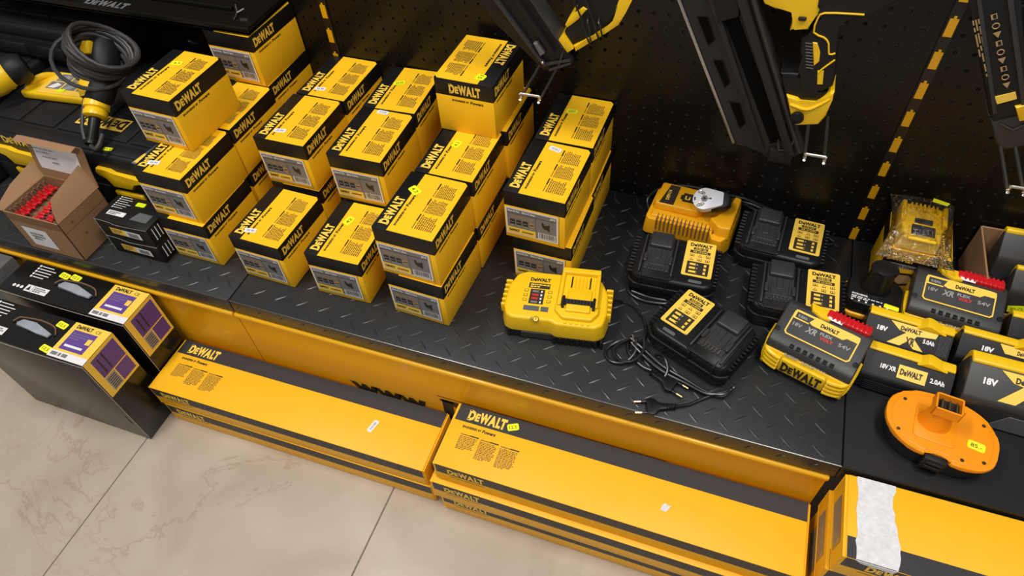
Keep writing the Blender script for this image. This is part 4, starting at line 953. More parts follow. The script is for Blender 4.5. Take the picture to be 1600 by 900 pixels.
    if latch:
        y = MB(); y.prism([(-0.030, 0.026), (-0.012, 0.020), (0.0, 0.022), (0.004, 0.040), (-0.036, 0.040)], 0.068, 0.0900, 'yellow_plastic', 0.002, 2); y.build('shell_corner', o)
        r_ = MB(); r_.box(-0.008, 0.060, 0.026, 0.042, 0.072, 0.0920, 'red_plastic', 0.003, 3)
        for k in range(9): r_.box(0.001 + 0.0066 * k, 0.0045 + 0.0066 * k, 0.0245, 0.043, 0.076, 0.0937, 'red_plastic', 0.0012, 1)
        rl = r_.build('release_latch', o)
        r_ = MB(); r_.rect(frame((-0.004, 0.0245, 0.0870), (1, 0, 0), (0, -0.6, 0.8)), 0, 0.022, 0, 0.0045, 'print_white', 0.0026); r_.build('warning_label', rl)
    o.scale = (0.96, 1.0, 0.93)
    return o
flexvolt('large grey and yellow battery with red latch at the right end of the plate', (0.1975, 0.7110, SH + 0.0014), R(-18))
flexvolt('large grey and yellow battery with red latch leaning behind the two slim batteries', (0.3900, 0.8500, SH + 0.0014), R(-7))

def pack(label, loc, rz, L=0.116, D_=0.072, Hh=0.050, t1='18V', t2='XR', t3='5.0Ah', style='xr', rot=None, grey=False):
    o = thing('battery_pack', label, 'battery', loc, rz, rot=rot)
    hl, hd = L / 2, D_ / 2; bm_ = 'grey_plastic' if grey else 'matte_black_plastic'
    b = MB()
    rounded_x(b, [(-hd * 0.86, 0), (-hd, 0.006), (-hd, Hh * 0.58), (-hd * 0.90, Hh * 0.66), (hd * 0.25, Hh * 0.99), (hd * 0.62, Hh * 0.97), (hd * 0.9, Hh * 0.6), (hd * 0.9, 0)], -hl, hl, bm_, 0.004)
    if not grey:
        for k in range(5):
            b.tube([(-hl * 0.85, -hd - 0.0004, Hh * (0.10 + 0.08 * k)), (0, -hd - 0.0004, Hh * (0.10 + 0.08 * k)), (hl * 0.9, -hd - 0.0004, Hh * (0.10 + 0.08 * k))], 0.0010, bm_, 5, smooth=0)
    else:
        b.prism([(-hl * 0.35, 0.0), (-hl * 0.10, Hh * 0.42), (hl * 0.9, Hh * 0.42), (hl * 0.9, 0.0)], 0, 0.0014, 'dust_grey', 0.0006, 1, T=front(0, -hd, 0.002))
    b.build('case', o)
    y = MB()
    rounded_x(y, [(hd * 0.26, Hh * 0.96), (hd * 0.28, Hh * 1.04), (hd * 0.80, Hh * 1.04), (hd, Hh * 0.9), (hd, Hh * 0.55), (hd * 0.5, Hh * 0.6)], -hl * 0.97, hl * 0.99, 'yellow_plastic', 0.003)
    y.wall([(hl * 0.15, Hh * 0.98), (hl * 0.34, Hh * 1.16), (hl * 0.44, Hh * 1.16), (hl * 0.82, Hh * 0.98)], hd * 0.10, hd * 0.8, 'yellow_plastic', 0.0015, 2)
    y.build('shell', o)
    l = MB(); vv = Vector((0, hd * 1.15, Hh * 0.33)); n = Vector((0, -vv.z, vv.y)).normalized()
    F = frame((0, -hd * 0.325, Hh * 0.825 + 0.0003), (1, 0, 0), n); fh = vv.length * 0.92
    if style == 'xr':
        l.add([(x * hl, y_ * fh, 0.0006) for x, y_ in [(-0.46, 0.5), (-0.22, 0.18), (-0.05, 0.14), (-0.42, -0.48), (-0.12, -0.48), (0.02, -0.22), (0.20, -0.48), (0.42, -0.48), (0.16, -0.05), (0.20, 0.10), (0.62, 0.22), (0.66, 0.5)]], [tuple(range(11, -1, -1))], 'print_yellow', F)
        l.text('XR', F, -0.03 * hl, -0.36 * fh, 0.34 * fh, 'print_black', width=hl * 0.22, bold=0.04, h=0.001)
        l.text('DeWALT', F, -0.20 * hl, 0.20 * fh, 0.18 * fh, 'print_black', width=hl * 0.48, bold=0.05, h=0.001)
        l.text(t1, F, -0.72 * hl, -0.05 * fh, 0.20 * fh, 'print_white', width=hl * 0.24, bold=0.05, h=0.001)
        l.text(t3, F, 0.36 * hl, -0.10 * fh, 0.18 * fh, 'print_white', width=hl * 0.26, bold=0.04, h=0.001)
        for k in range(7): l.box(hl * (0.70 + 0.035 * k), hl * (0.715 + 0.035 * k), -fh * 0.45, fh * 0.45, 0, 0.0014, 'mat_black', T=F)
    elif style == 'band':
        l.rect(F, -0.22 * hl, 0.42 * hl, -0.36 * fh, 0.24 * fh, 'print_yellow', 0.0006)
        l.text('DeWALT', F, -0.17 * hl, -0.18 * fh, 0.26 * fh, 'print_black', width=hl * 0.50, bold=0.05, h=0.001)
        l.text('18V XR', F, -0.62 * hl, -0.14 * fh, 0.20 * fh, 'print_white', width=hl * 0.36, bold=0.04, h=0.001)
        l.text(t3, F, 0.50 * hl, -0.15 * fh, 0.20 * fh, 'print_white', width=hl * 0.32, bold=0.04, h=0.001)
    elif style == 'plain':
        l.text(t1, F, -0.50 * hl, -0.02 * fh, 0.22 * fh, 'print_white', width=hl * 0.26, bold=0.05, h=0.001)
        l.add([(x * hl, y_ * fh, 0.0006) for x, y_ in [(-0.15, 0.5), (0.0, 0.1), (0.9, 0.1), (0.9, 0.5)]], [(0, 1, 2, 3)], 'print_yellow', F)
        l.text('DeWALT', F, 0.25 * hl, 0.18 * fh, 0.18 * fh, 'print_black', width=hl * 0.34, bold=0.05, h=0.001)
        for k in range(11): l.box(hl * (-0.20 + 0.085 * k), hl * (-0.145 + 0.085 * k), -fh * 0.46, -fh * 0.26, 0, 0.0012, 'mat_black', T=F)
    elif style == 'badge':
        l.prism([(-0.34 * hl, 0.05 * fh), (-0.24 * hl, -0.1 * fh), (0.5 * hl, -0.1 * fh), (0.6 * hl, 0.05 * fh), (0.6 * hl, 0.45 * fh), (-0.34 * hl, 0.45 * fh)], 0, 0.0008, 'print_yellow', T=F)
        l.text('DeWALT', F, -0.22 * hl, 0.08 * fh, 0.22 * fh, 'print_black', width=hl * 0.6, bold=0.05, h=0.0011)
    l.build('printed_label', o)
    return o
zb_ = SH + 0.001
pack('slim black and yellow battery marked 5.0Ah, behind the one marked 2.0Ah', (0.3240, 0.7710, zb_), R(-6), L=0.120, D_=0.056, Hh=0.062)
pack('slim black battery marked 2.0Ah, directly behind the orange topped pack', (0.3260, 0.7080, zb_), R(-6), L=0.120, D_=0.056, Hh=0.054, style='band', t3='2.0Ah')
pack('black and yellow battery at the right edge, beside the one marked 5.0Ah', (0.4540, 0.7720, zb_), R(-5), L=0.120, D_=0.048, Hh=0.064, style='plain')
pack('large grey battery with yellow shell at the right edge, marked 18V with a crossed logo', (0.4680, 0.7040, zb_), R(-3), L=0.148, D_=0.070, Hh=0.082, grey=True)
pack('small black battery at the right edge behind the large grey red latched one', (0.5180, 0.8350, zb_), R(0), L=0.10, D_=0.044, Hh=0.060, style='plain')
st_ = MB(); st_.prism([(-0.013, -0.006), (0.013, -0.006), (0.013, 0.006), (-0.013, 0.006)], 0, 0.0006, 'lime_sticker', T=frame((0.482, 0.8126, SH + 0.022), (1, 0.15, 0.2), (0, -1, 0.3)))
st_.text('12.5', frame((0.482, 0.8126, SH + 0.022), (1, 0.15, 0.2), (0, -1, 0.3)), 0, -0.002, 0.005, 'print_brown', width=0.016, align='c', h=0.0009); tag(st_.build('price_sticker'), 'lime price tag on the small black battery at the right edge', 'sticker')

# brown tray with two leaning batteries
o = thing('cardboard_tray', 'open brown cardboard tray at the right edge holding two leaning batteries', 'tray', (0.550, 0.9430, SH + 0.001))
b = MB(); hx, hy, hz = 0.125, 0.061, 0.088
b.box(-hx, hx, -hy, hy, 0, 0.003, 'kraft_card'); b.box(-hx, hx, hy - 0.003, hy, 0, hz, 'kraft_card', 0.0006, 1); b.box(-hx, -hx + 0.003, -hy, hy, 0, hz, 'kraft_card', 0.0006, 1)
b.box(hx - 0.003, hx, -hy, hy, 0, hz, 'kraft_card', 0.0006, 1); b.box(-hx, hx, -hy, -hy + 0.003, 0, 0.018, 'kraft_card', 0.0006, 1)
b.build('tray_body', o)
p1 = pack('large black battery with grey rim leaning at the back of the brown tray', (0.5200, 0.9560, SH + 0.010), 0, L=0.140, D_=0.042, Hh=0.100, style='badge', rot=(R(-9), 0, 0), grey=True)
p2 = pack('black battery with a slanted lime tag leaning in front inside the brown tray', (0.5260, 0.9030, SH + 0.010), 0, L=0.112, D_=0.034, Hh=0.078, style='badge', rot=(R(-9), 0, 0), grey=True)
b = MB(); F = frame((-0.034, -0.0184, 0.018), (1, 0.0, 0.25), (0, -1, 0)); b.prism([(-0.012, -0.006), (0.012, -0.006), (0.013, 0.006), (-0.012, 0.006)], 0, 0.0006, 'lime_sticker', T=F); b.text('30.75', F, 0, -0.002, 0.005, 'print_brown', width=0.017, align='c', h=0.0008); b.build('price_sticker', p2)

# orange stick battery lying on the mat
o = thing('battery_pack', 'orange topped battery with an upright terminal post and black tray, yellow handwritten tag', 'battery', (0.3690, 0.6200, SH + 0.001), R(-8))
ov = [(0.072, -0.012), (0.068, -0.032), (0.050, -0.046), (0.020, -0.050), (0.014, -0.044), (-0.012, -0.044), (-0.018, -0.048), (-0.045, -0.040), (-0.066, -0.018), (-0.071, 0.006), (-0.066, 0.030), (-0.046, 0.048), (-0.020, 0.055), (0.010, 0.056), (0.040, 0.049), (0.062, 0.033), (0.072, 0.010)]
ov = smooth_poly(ov)
b = MB(); b.prism([(x * 0.90, y * 0.90) for x, y in ov], 0, 0.032, 'black_plastic', 0.004, 2, taper=1.07); b.build('lower_case', o)
b = MB(); b.prism(ov, 0.029, 0.037, 'orange_plastic', 0.0028, 3)
b.tube([(x * 0.90, y * 0.88, 0.0370) for x, y in ov], 0.0008, 'orange_plastic', 5, closed=True, smooth=0)
b.prism([(-0.034, -0.026), (0.020, -0.026), (0.020, 0.030), (-0.034, 0.030)], 0.036, 0.0384, 'orange_plastic', 0.001, 2, vbev=0.006)
tpl = b.build('top_plate', o)
b = MB(); n_ = 20
rings = []
for z, a, c in ((0.037, 0.022, 0.018), (0.048, 0.0185, 0.0150), (0.062, 0.0165, 0.0130), (0.077, 0.0150, 0.0125)):
    rings.append([(-0.010 + a * math.cos(2 * math.pi * j / n_), 0.006 + c * math.sin(2 * math.pi * j / n_), z) for j in range(n_)])
b.loft(rings, 'orange_plastic')
for s0, s1, t0, t1 in ((-0.026, 0.008, -0.008, -0.0055), (-0.026, 0.008, 0.0175, 0.020), (-0.026, -0.0235, -0.008, 0.020), (0.0055, 0.008, -0.008, 0.020)): b.box(s0, s1, t0, t1, 0.072, 0.090, 'orange_plastic', 0.0008, 1)
b.prism([(0.008, 0.002), (0.013, 0.004), (0.013, 0.008), (0.008, 0.010)], 0.074, 0.086, 'orange_plastic', 0.001, 1)
pst = b.build('terminal_post', tpl)
b = MB(); b.box(-0.024, 0.006, -0.006, 0.018, 0.074, 0.078, 'mat_black')
for x in (-0.017, -0.008, 0.001): b.box(x - 0.001, x + 0.001, -0.002, 0.014, 0.077, 0.086, 'brass')
b.build('terminals', pst)
for x, y in ((-0.050, 0.030), (0.052, 0.030), (-0.052, -0.024), (0.030, -0.038), (0.056, -0.030)):
    b = MB(); b.lathe([(0.0026, 0.0365), (0.0026, 0.0377), (0.0012, 0.0377)], 'print_black', 10, T=Matrix.Translation((x, y, 0))); b.build('screw', tpl)
b = MB(); b.box(-0.014, 0.015, -0.053, -0.036, 0.008, 0.034, 'matte_black_plastic', 0.002, 2); b.box(-0.010, 0.011, -0.056, -0.050, 0.016, 0.021, 'matte_black_plastic', 0.001, 1); b.box(-0.010, 0.011, -0.0555, -0.050, 0.025, 0.029, 'matte_black_plastic', 0.001, 1); b.build('release_latch', o)
sticker(o, 'yellow', 0.045, -0.008, 0.0372, R(-4), (0.022, 0.014), '85.-')

# black stick battery lying beside the small box
o = thing('battery_pack', 'black battery with amber rim, upright post and yellow tag, beside the small yellow carton', 'battery', (0.2780, 0.8430, SH + 0.001), R(-7))
ov = [(0.046, -0.034), (0.034, -0.040), (-0.034, -0.040), (-0.046, -0.030), (-0.048, 0.022), (-0.036, 0.034), (0.036, 0.034), (0.047, 0.022)]
b = MB(); b.prism([(x * 0.9, y * 0.92) for x, y in ov], 0, 0.020, 'matte_black_plastic', 0.003, 2, vbev=0.006); b.build('foot', o)
b = MB(); b.prism(ov, 0.018, 0.028, 'amber_plastic', 0.003, 3, vbev=0.008); b.build('rim', o)
b = MB(); b.prism([(x * 0.93, y * 0.92) for x, y in ov], 0.026, 0.050, 'black_plastic', 0.006, 3, vbev=0.008, taper=0.92)
F = frame((0, -0.031, 0.050), (1, 0, 0), (0, -0.12, 1)); b.text('DCB180XR', F, -0.034, 0.011, 0.003, 'print_white', width=0.024, bold=0.04, h=0.0008); b.para(F, -0.034, 0.010, 0.05, 0.006, 'print_white', n=2, seed=12, h=0.0008)
for k in range(6): b.lathe([(0.0018, 0.0002), (0.0018, 0.0008)], 'print_white', 6, T=F @ Matrix.Translation((-0.032 + 0.0105 * k, 0.0005, 0)))
b.build('case', o)
b = MB(); b.loft([[( -0.002 + a * math.cos(2 * math.pi * j / 18), 0.008 + c * math.sin(2 * math.pi * j / 18), z) for j in range(18)] for z, a, c in ((0.048, 0.024, 0.020), (0.062, 0.020, 0.017), (0.088, 0.0185, 0.0155), (0.094, 0.0205, 0.0175), (0.097, 0.020, 0.017), (0.098, 0.016, 0.013))], 'black_plastic')
b.build('terminal_post', o)
sticker(o, 'yellow', 0.026, -0.026, 0.0503, R(-3), (0.022, 0.009), '')

# small carton with a bagged adapter on top
o = thing('small_carton', 'small yellow and black carton standing under the bagged yellow adapter', 'box', (0.3290, 0.9400, SH + 0.001), R(-3))
w2, d2, h2 = 0.094, 0.088, 0.098
b = MB(); b.box(-w2 / 2, w2 / 2, -d2 / 2, d2 / 2, 0, h2, 'yellow_card', 0.001, 2)
F = front(-w2 / 2, -d2 / 2, 0); Ft = top(-w2 / 2, -d2 / 2, h2)
b.rect(F, 0.0006, w2 - 0.0006, h2 * 0.70, h2 - 0.001, 'black_card', 0.0003); b.rect(F, 0.0006, w2 - 0.0006, h2 * 0.61, h2 * 0.70, 'print_midgrey', 0.0003)
b.rect(left(-w2 / 2, d2 / 2, 0), 0.001, d2 - 0.001, h2 * 0.70, h2 - 0.001, 'black_card', 0.0003); b.rect(right(w2 / 2, -d2 / 2, 0), 0.001, d2 - 0.001, h2 * 0.70, h2 - 0.001, 'black_card', 0.0003)
b.logo(F, 0.006, h2 * 0.77, 0.040, h2 * 0.15, 'print_yellow', h=0.0008); b.text('BATTERY CHARGER', F, 0.006, h2 * 0.63, h2 * 0.05, 'print_black', width=0.06, bold=0.04, h=0.0007)
b.add([(x, y, 0.0006) for x, y in [(0.020, 0.030), (0.026, 0.048), (0.050, 0.052), (0.062, 0.044), (0.058, 0.026), (0.040, 0.018)]], [(0, 1, 2, 3, 4, 5)], 'print_black', F)
b.add([(x, y, 0.0008) for x, y in [(0.026, 0.032), (0.030, 0.044), (0.048, 0.047), (0.056, 0.041), (0.053, 0.030), (0.040, 0.024)]], [(0, 1, 2, 3, 4, 5)], 'print_tan', F)
b.text('2x 4.0Ah', Ft, 0.012, 0.006, 0.006, 'print_black', width=0.03, bold=0.04, h=0.0006); b.rect(Ft, 0.048, 0.076, 0.005, 0.014, 'print_brown', 0.0004); b.rect(Ft, 0.049, 0.075, 0.006, 0.013, 'yellow_card', 0.0006)
b.build('carton', o)
o = thing('charger_adapter', 'yellow slide-on adapter with vents sealed in a clear plastic bag', 'adapter', (0.3200, 0.9380, SH + 0.001 + h2 + 0.0022), rot=(R(6), 0, R(-3)))
b = MB()
b.prism([(-0.030, -0.040), (0.030, -0.040), (0.034, 0.020), (0.028, 0.040), (-0.028, 0.040), (-0.034, 0.020)], 0.003, 0.030, 'yellow_plastic', 0.004, 3, vbev=0.004, taper=0.92)
for s_ in (-1, 1):
    b.box(s_ * 0.030 - 0.004, s_ * 0.030 + 0.004, -0.006, 0.038, 0.006, 0.036, 'yellow_plastic', 0.003, 2)
for k in range(7): b.box(-0.020 + 0.0062 * k, -0.0168 + 0.0062 * k, 0.022, 0.038, 0.028, 0.033, 'yellow_plastic', 0.001, 1)
b.box(-0.020, 0.022, -0.040, -0.010, 0.026, 0.032, 'yellow_plastic', 0.003, 2)
b.build('housing', o)
b = MB(); b.box(-0.012, 0.014, -0.004, 0.006, 0.0285, 0.0325, 'dock_plastic', 0.001, 1); b.box(-0.016, 0.018, -0.030, -0.010, 0.031, 0.0340, 'dock_plastic', 0.001, 1)
for k in range(5): b.box(-0.012 + 0.006 * k, -0.010 + 0.006 * k, -0.028, -0.020, 0.033, 0.0352, 'steel')
b.build('contact_block', o)
# the bag: a loose skin around the adapter with crumpled open end
rd = random.Random(11); rings = []
for yy, hw_, z0_, z1_ in ((0.060, 0.048, 0.016, 0.020), (0.050, 0.046, 0.006, 0.034), (0.030, 0.042, 0.0005, 0.040), (0.0, 0.042, 0.0, 0.041), (-0.030, 0.044, 0.0, 0.038), (-0.046, 0.050, 0.002, 0.022), (-0.058, 0.054, 0.004, 0.012), (-0.066, 0.056, 0.006, 0.008)):
    r_ = []
    for j in range(24):
        a = 2 * math.pi * j / 24; cx_ = math.copysign(abs(math.cos(a)) ** 0.6, math.cos(a)); cz_ = math.copysign(abs(math.sin(a)) ** 0.6, math.sin(a))
        k_ = 1 + rd.uniform(-0.05, 0.05)
        r_.append((hw_ * cx_ * k_, yy + rd.uniform(-0.002, 0.002), (z0_ + z1_) / 2 + (z1_ - z0_) / 2 * cz_ * (1 + rd.uniform(-0.04, 0.06))))
    rings.append(r_)
bag = MB(); bag.loft(rings, 'clear_film', caps=True); bg_ = bag.build('plastic_bag', o, smooth=25)
b = MB(); b.prism([(-0.008, -0.006), (0.014, -0.006), (0.016, 0.004), (-0.008, 0.006)], 0, 0.0006, 'yellow_sticker', T=frame((0.016, 0.040, 0.0415), (1, -0.3, -0.1), (0, 0.3, 1))); b.build('price_sticker', o)

# ------------------------------------------------------------------ left side: cases, leaflet, corded tools, hanging shelf
def tool_case(label, x0, x1, y0, y1, h, z=SH + 0.001, logo=False, latches=(), front_logo=None):
    o = thing('tool_case', label, 'tool case', ((x0 + x1) / 2, (y0 + y1) / 2, z))
    w_ = x1 - x0; d_ = y1 - y0; hx, hy = w_ / 2, d_ / 2
    b = MB(); b.box(-hx, hx, -hy, hy, 0, h * 0.62, 'case_plastic', 0.008, 3)
    for k in range(4): b.box(-hx + 0.02 + k * w_ * 0.24, -hx + 0.02 + k * w_ * 0.24 + w_ * 0.16, -hy - 0.004, -hy + 0.004, 0.010, h * 0.42, 'case_plastic', 0.003, 2)
    b.build('body', o)
    l = MB(); l.box(-hx - 0.002, hx + 0.002, -hy - 0.003, hy, h * 0.62, h - 0.004, 'case_plastic', 0.007, 3)
    n = 5
    for k in range(n):
        a = -hx + 0.014 + k * (w_ - 0.02) / n
        l.prism([(a, -hy + 0.040), (a + (w_ - 0.06) / n, -hy + 0.040), (a + (w_ - 0.06) / n, hy - 0.02), (a, hy - 0.02)], h - 0.008, h, 'case_plastic', 0.003, 2, vbev=0.004)
    l.box(-hx + 0.01, hx - 0.01, -hy + 0.004, -hy + 0.032, h - 0.008, h - 0.001, 'case_plastic', 0.003, 2)
    l.build('lid', o)
    if logo:
        g = MB(); F = top(0.098, -0.062, h + 0.0003, math.pi)
        g.rect(F, -0.004, 0.112, -0.006, 0.030, 'print_yellow', 0.0003); g.logo(F, 0.0, 0.0, 0.108, 0.024, 'print_black', h=0.0008); g.build('logo_plate', o)
    for (lx, lz, lw) in latches:
        g = MB(); g.wall([(lx, lz), (lx + 0.006, lz + 0.010), (lx + lw * 0.35, lz + 0.010), (lx + lw * 0.45, lz + 0.003), (lx + lw, lz + 0.003), (lx + lw, lz - 0.010), (lx + lw * 0.8, lz - 0.012), (lx + lw * 0.7, lz - 0.030), (lx + lw * 0.25, lz - 0.032), (lx + lw * 0.2, lz - 0.010), (lx + 0.004, lz - 0.008)], -hy - 0.012, -hy - 0.002, 'yellow_plastic', 0.002, 2)
        g.box(lx + lw * 0.15, lx + lw * 0.8, -hy - 0.010, -hy - 0.002, lz - 0.062, lz - 0.046, 'yellow_plastic', 0.003, 2)
        g.build('latch', o)
    if front_logo:
        g = MB(); F = front(front_logo[0], -hy - 0.0034, front_logo[1]); g.logo(F, 0, 0, 0.090, 0.017, 'print_yellow', h=0.0006); g.build('logo_plate', o)
    return o
ca = tool_case('black tool case with upside down yellow logo on its lid, behind the open brown carton', -1.450, -0.978, 0.690, 1.000, 0.150, logo=True, latches=((0.075, 0.106, 0.105), (-0.190, 0.106, 0.140)), front_logo=(-0.150, 0.126))
sticker(ca, 'lime', 0.112, -0.142, 0.1495, R(6), (0.020, 0.009), '12.5')
tool_case('black tool case at the far left edge with a yellow logo above its front latches', -1.800, -1.466, 0.660, 1.000, 0.165, latches=((0.050, 0.110, 0.100),), front_logo=(0.040, 0.142))
tool_case('black tool case lying on top of the other two at the back left', -1.660, -1.235, 0.905, 1.035, 0.085, z=SH + 0.001 + 0.1660)
o = thing('accessory_case', 'yellow plastic accessory tray with a photo leaflet on it, between grinder and coiled cord', 'tray', (-1.3150, 0.8380, SH + 0.1515 + 0.0008), R(5))
b = MB(); b.prism([(-0.086, -0.040), (0.078, -0.040), (0.084, 0.038), (-0.050, 0.042), (-0.066, 0.030), (-0.086, 0.004)], 0, 0.018, 'yellow_plastic', 0.005, 3, vbev=0.006)
b.tube([(-0.074, -0.030, 0.014), (-0.076, -0.010, 0.021), (-0.064, 0.014, 0.022), (-0.052, 0.030, 0.014)], 0.007, 'yellow_plastic', 8)
b.build('tray_shell', o)
b = MB(); F = top(0, 0, 0.0186); b.rect(F, -0.046, 0.078, -0.036, 0.036, 'print_yellow', 0.0)
for r_ in range(2):
    for c in range(3):
        x = -0.036 + 0.037 * c + 0.006 * r_; y = -0.020 + 0.027 * r_
        b.rect(F, x, x + 0.033, y, y + 0.024, 'print_grey', 0.0004)
        b.add([(x + 0.003, y + 0.003, 0.0007), (x + 0.020, y + 0.002, 0.0007), (x + 0.030, y + 0.014, 0.0007), (x + 0.016, y + 0.021, 0.0007)], [(0, 1, 2, 3)], ('print_white', 'print_midgrey', 'print_tan')[(r_ + c) % 3], F)
b.build('photo_leaflet', o)
sticker(o, 'lime', 0.006, -0.024, 0.0190, R(10), (0.018, 0.010), '')

# yellow leaflet under the top left nail carton
b = MB(); F = top(-0.990, 0.715, SH + 0.1520, R(-8)); b.prism([(-0.030, -0.040), (0.030, -0.036), (0.030, 0.030), (-0.026, 0.028)], 0, 0.0016, 'print_silver', T=F); b.rect(F, -0.028, 0.029, -0.036, -0.010, 'print_yellow', 0.0019); b.para(F, -0.020, -0.014, 0.040, 0.016, 'print_brown', n=3, seed=5, h=0.0022)
tag(b.build('leaflet'), 'small grey and yellow leaflet on the black case beside the top nail carton', 'leaflet')

# corded grinder with its cord wound round it
def axis_frame(p, q):
    p = Vector(p); q = Vector(q); n = (q - p).normalized(); u = Vector((1, 0, 0)); u = (u - n * u.dot(n)).normalized(); return frame(p, u, n), (q - p).length
o = thing('corded_power_tool', 'black and yellow corded power tool standing on the left case, its grey cord wound around', 'power tool')
A0 = (-1.1180, 0.6880, 0.4720); A1 = (-1.1330, 0.7450, 0.5080); A2 = (-1.1400, 0.7950, 0.5450); A3 = (-1.1520, 0.8450, 0.5850)
F, L = axis_frame(A0, A1)
b = MB(); b.lathe([(0.0085, 0), (0.0115, 0.002), (0.0115, 0.010), (0.0098, 0.014), (0.0105, L + 0.006)], 'black_plastic', 18, T=F); b.build('cable_sleeve', o)
b = MB(); b.lathe([(0.0150, L * 0.78), (0.0205, L * 0.82), (0.0210, L * 0.95), (0.0180, L * 1.02), (0.0225, L * 1.05), (0.0225, L * 1.30), (0.019, L * 1.36)], 'yellow_plastic', 22, T=F); b.build('collar', o)
F, L = axis_frame(A1, A2)
b = MB(); b.lathe([(0.018, 0.012), (0.024, 0.020), (0.027, 0.040), (0.026, L), (0.024, L + 0.012)], 'matte_black_plastic', 22, T=F, sx=1.15); b.build('handle', o)
b = MB(); b.lathe([(0.020, 0.020), (0.026, 0.034), (0.0285, 0.052), (0.027, L + 0.004)], 'yellow_plastic', 18, T=F @ Matrix.Translation((-0.010, -0.003, 0)), sx=0.95); b.build('side_cover', o)
F, L = axis_frame(A2, A3)
b = MB(); b.lathe([(0.024, -0.01), (0.029, 0.006), (0.030, 0.030), (0.028, 0.055), (0.022, 0.070)], 'matte_black_plastic', 24, T=F, sx=1.05)
b.build('motor_housing', o)
b = MB(); b.box(-0.020, 0.004, -0.034, -0.018, 0.034, 0.060, 'yellow_plastic', 0.004, 2, T=F); b.box(-0.020, 0.012, -0.033, -0.024, 0.004, 0.020, 'yellow_plastic', 0.003, 2, T=F); b.build('head_cover', o)
b = MB(); rd = random.Random(4)
F = frame((-1.141, 0.806, 0.568), (0.85, 0.45, -0.35), (0.50, 0.10, 0.70))
for k in range(15):
    rr_ = 0.033 + 0.0014 * k + rd.uniform(-0.003, 0.003); zz = -0.036 + 0.0062 * k
    tl = rd.uniform(-0.10, 0.10); P_ = []
    for j in range(20):
        a = 2 * math.pi * j / 20
        P_.append((rr_ * 1.06 * math.cos(a) + 0.004 * math.sin(k), rr_ * 0.92 * math.sin(a), zz + rr_ * tl * math.cos(a) + 0.004 * math.sin(2 * a + k)))
    b.tube(P_, 0.0044, 'cord_rubber', 8, smooth=1, T=F, closed=True)
P_ = [(0.062 * math.cos(R(a)) - 0.012, 0.058 * math.sin(R(a)), 0.020 - 0.035 * (0.5 - 0.5 * math.cos(R(a - 60)))) for a in range(0, 360, 18)]
b.tube(P_, 0.0038, 'cord_rubber', 8, smooth=1, T=F, closed=True)
b.tube([(x, y, z) for x, y, z in ((-1.128, 0.690, 0.482), (-1.138, 0.706, 0.498), (-1.150, 0.740, 0.520), (-1.158, 0.775, 0.540))], 0.0036, 'cord_rubber', 8)
b.tube([(-1.112, 0.684, 0.4760), (-1.100, 0.680, 0.474), (-1.094, 0.690, 0.480), (-1.092, 0.705, 0.492)], 0.0042, 'cord_rubber', 8)
b.build('wound_cord', o)
# grinder head at far left edge
o = thing('grinder', 'yellow and black grinder head at the far left edge on the black cases', 'grinder')
F, L = axis_frame((-1.462, 0.712, 0.5010), (-1.392, 0.812, 0.515))
b = MB(); b.lathe([(0.012, -0.01), (0.016, 0.0), (0.017, 0.030), (0.019, 0.040)], 'matte_black_plastic', 18, T=F); b.build('spindle', o)
b = MB(); b.lathe([(0.019, 0.036), (0.028, 0.044), (0.033, 0.060), (0.034, 0.080), (0.031, 0.092), (0.0315, 0.097), (0.026, 0.108)], 'yellow_plastic', 26, T=F); b.build('gear_head', o)
b = MB(); b.lathe([(0.028, 0.106), (0.030, 0.112), (0.029, 0.132), (0.022, 0.142)], 'matte_black_plastic', 22, T=F); b.build('body', o)

# narrow black metal hanging shelf
o = thing('hanging_shelf', 'narrow black metal shelf on the wall at the upper left, grey logo on its edge', 'shelf')
zs = 0.6135; ys = 0.8995
b = MB()
b.box(-1.80, -0.8510, ys, yb(-0.853) - 0.0005, zs, zs + 0.006, 'glossy_metal', 0.001, 1)
b.box(-1.80, -0.8510, ys, ys + 0.005, zs, zs + 0.014, 'glossy_metal', 0.002, 2)
b.box(-1.80, -0.9250, ys + 0.058, ys + 0.066, zs + 0.005, zs + 0.014, 'glossy_metal', 0.002, 2)
b.box(-0.8550, -0.8510, ys, yb(-0.853) - 0.0005, zs, zs + 0.014, 'glossy_metal', 0.001, 1)
b.build('board', o)
b = MB(); F = top(-1.240, ys + 0.014, zs + 0.0062); b.logo(F, 0, 0, 0.10, 0.020, 'print_silver', h=0.0005); b.build('logo', o)
for x in (-0.905, -1.285):
    b = MB(); b.tube([(x - 0.012, ys + 0.064, zs + 0.018), (x, ys + 0.048, zs + 0.012), (x + 0.004, ys + 0.030, zs + 0.008)], 0.0013, 'steel', 6); b.tube([(x, ys + 0.048, zs + 0.012), (x + 0.010, ys + 0.058, zs + 0.016)], 0.0013, 'steel', 6); b.build('bracket_clip', o)
def wire_hook(label, x, z, x2, y2, z2):
    b = MB(); b.tube([(x, yb(x) + 0.001, z), (x - 0.004, yb(x) - 0.02, z), (x * .6 + x2 * .4, (yb(x) + y2) / 2, z2 + (z - z2) * 0.35), (x2 + 0.012, y2, z2), (x2, y2 - 0.004, z2 + 0.004)], 0.0028, 'matte_black_plastic', 8)
    b.lathe([(0.0, -0.003), (0.0034, -0.001), (0.0034, 0.002), (0.0, 0.004)], 'steel', 10, T=Matrix.Translation((x2 - 0.001, y2 - 0.004, z2 + 0.005)))
    return tag(b.build('wire_hook'), label, 'hook', 'single wire hooks under the hanging shelf')
wire_hook('single black wire hook sticking out of the wall above the wound cord', -1.300, 0.562, -1.345, 0.955, 0.541)
wire_hook('single black wire hook sticking out of the wall above the top nail carton', -1.030, 0.566, -1.052, 0.955, 0.542)

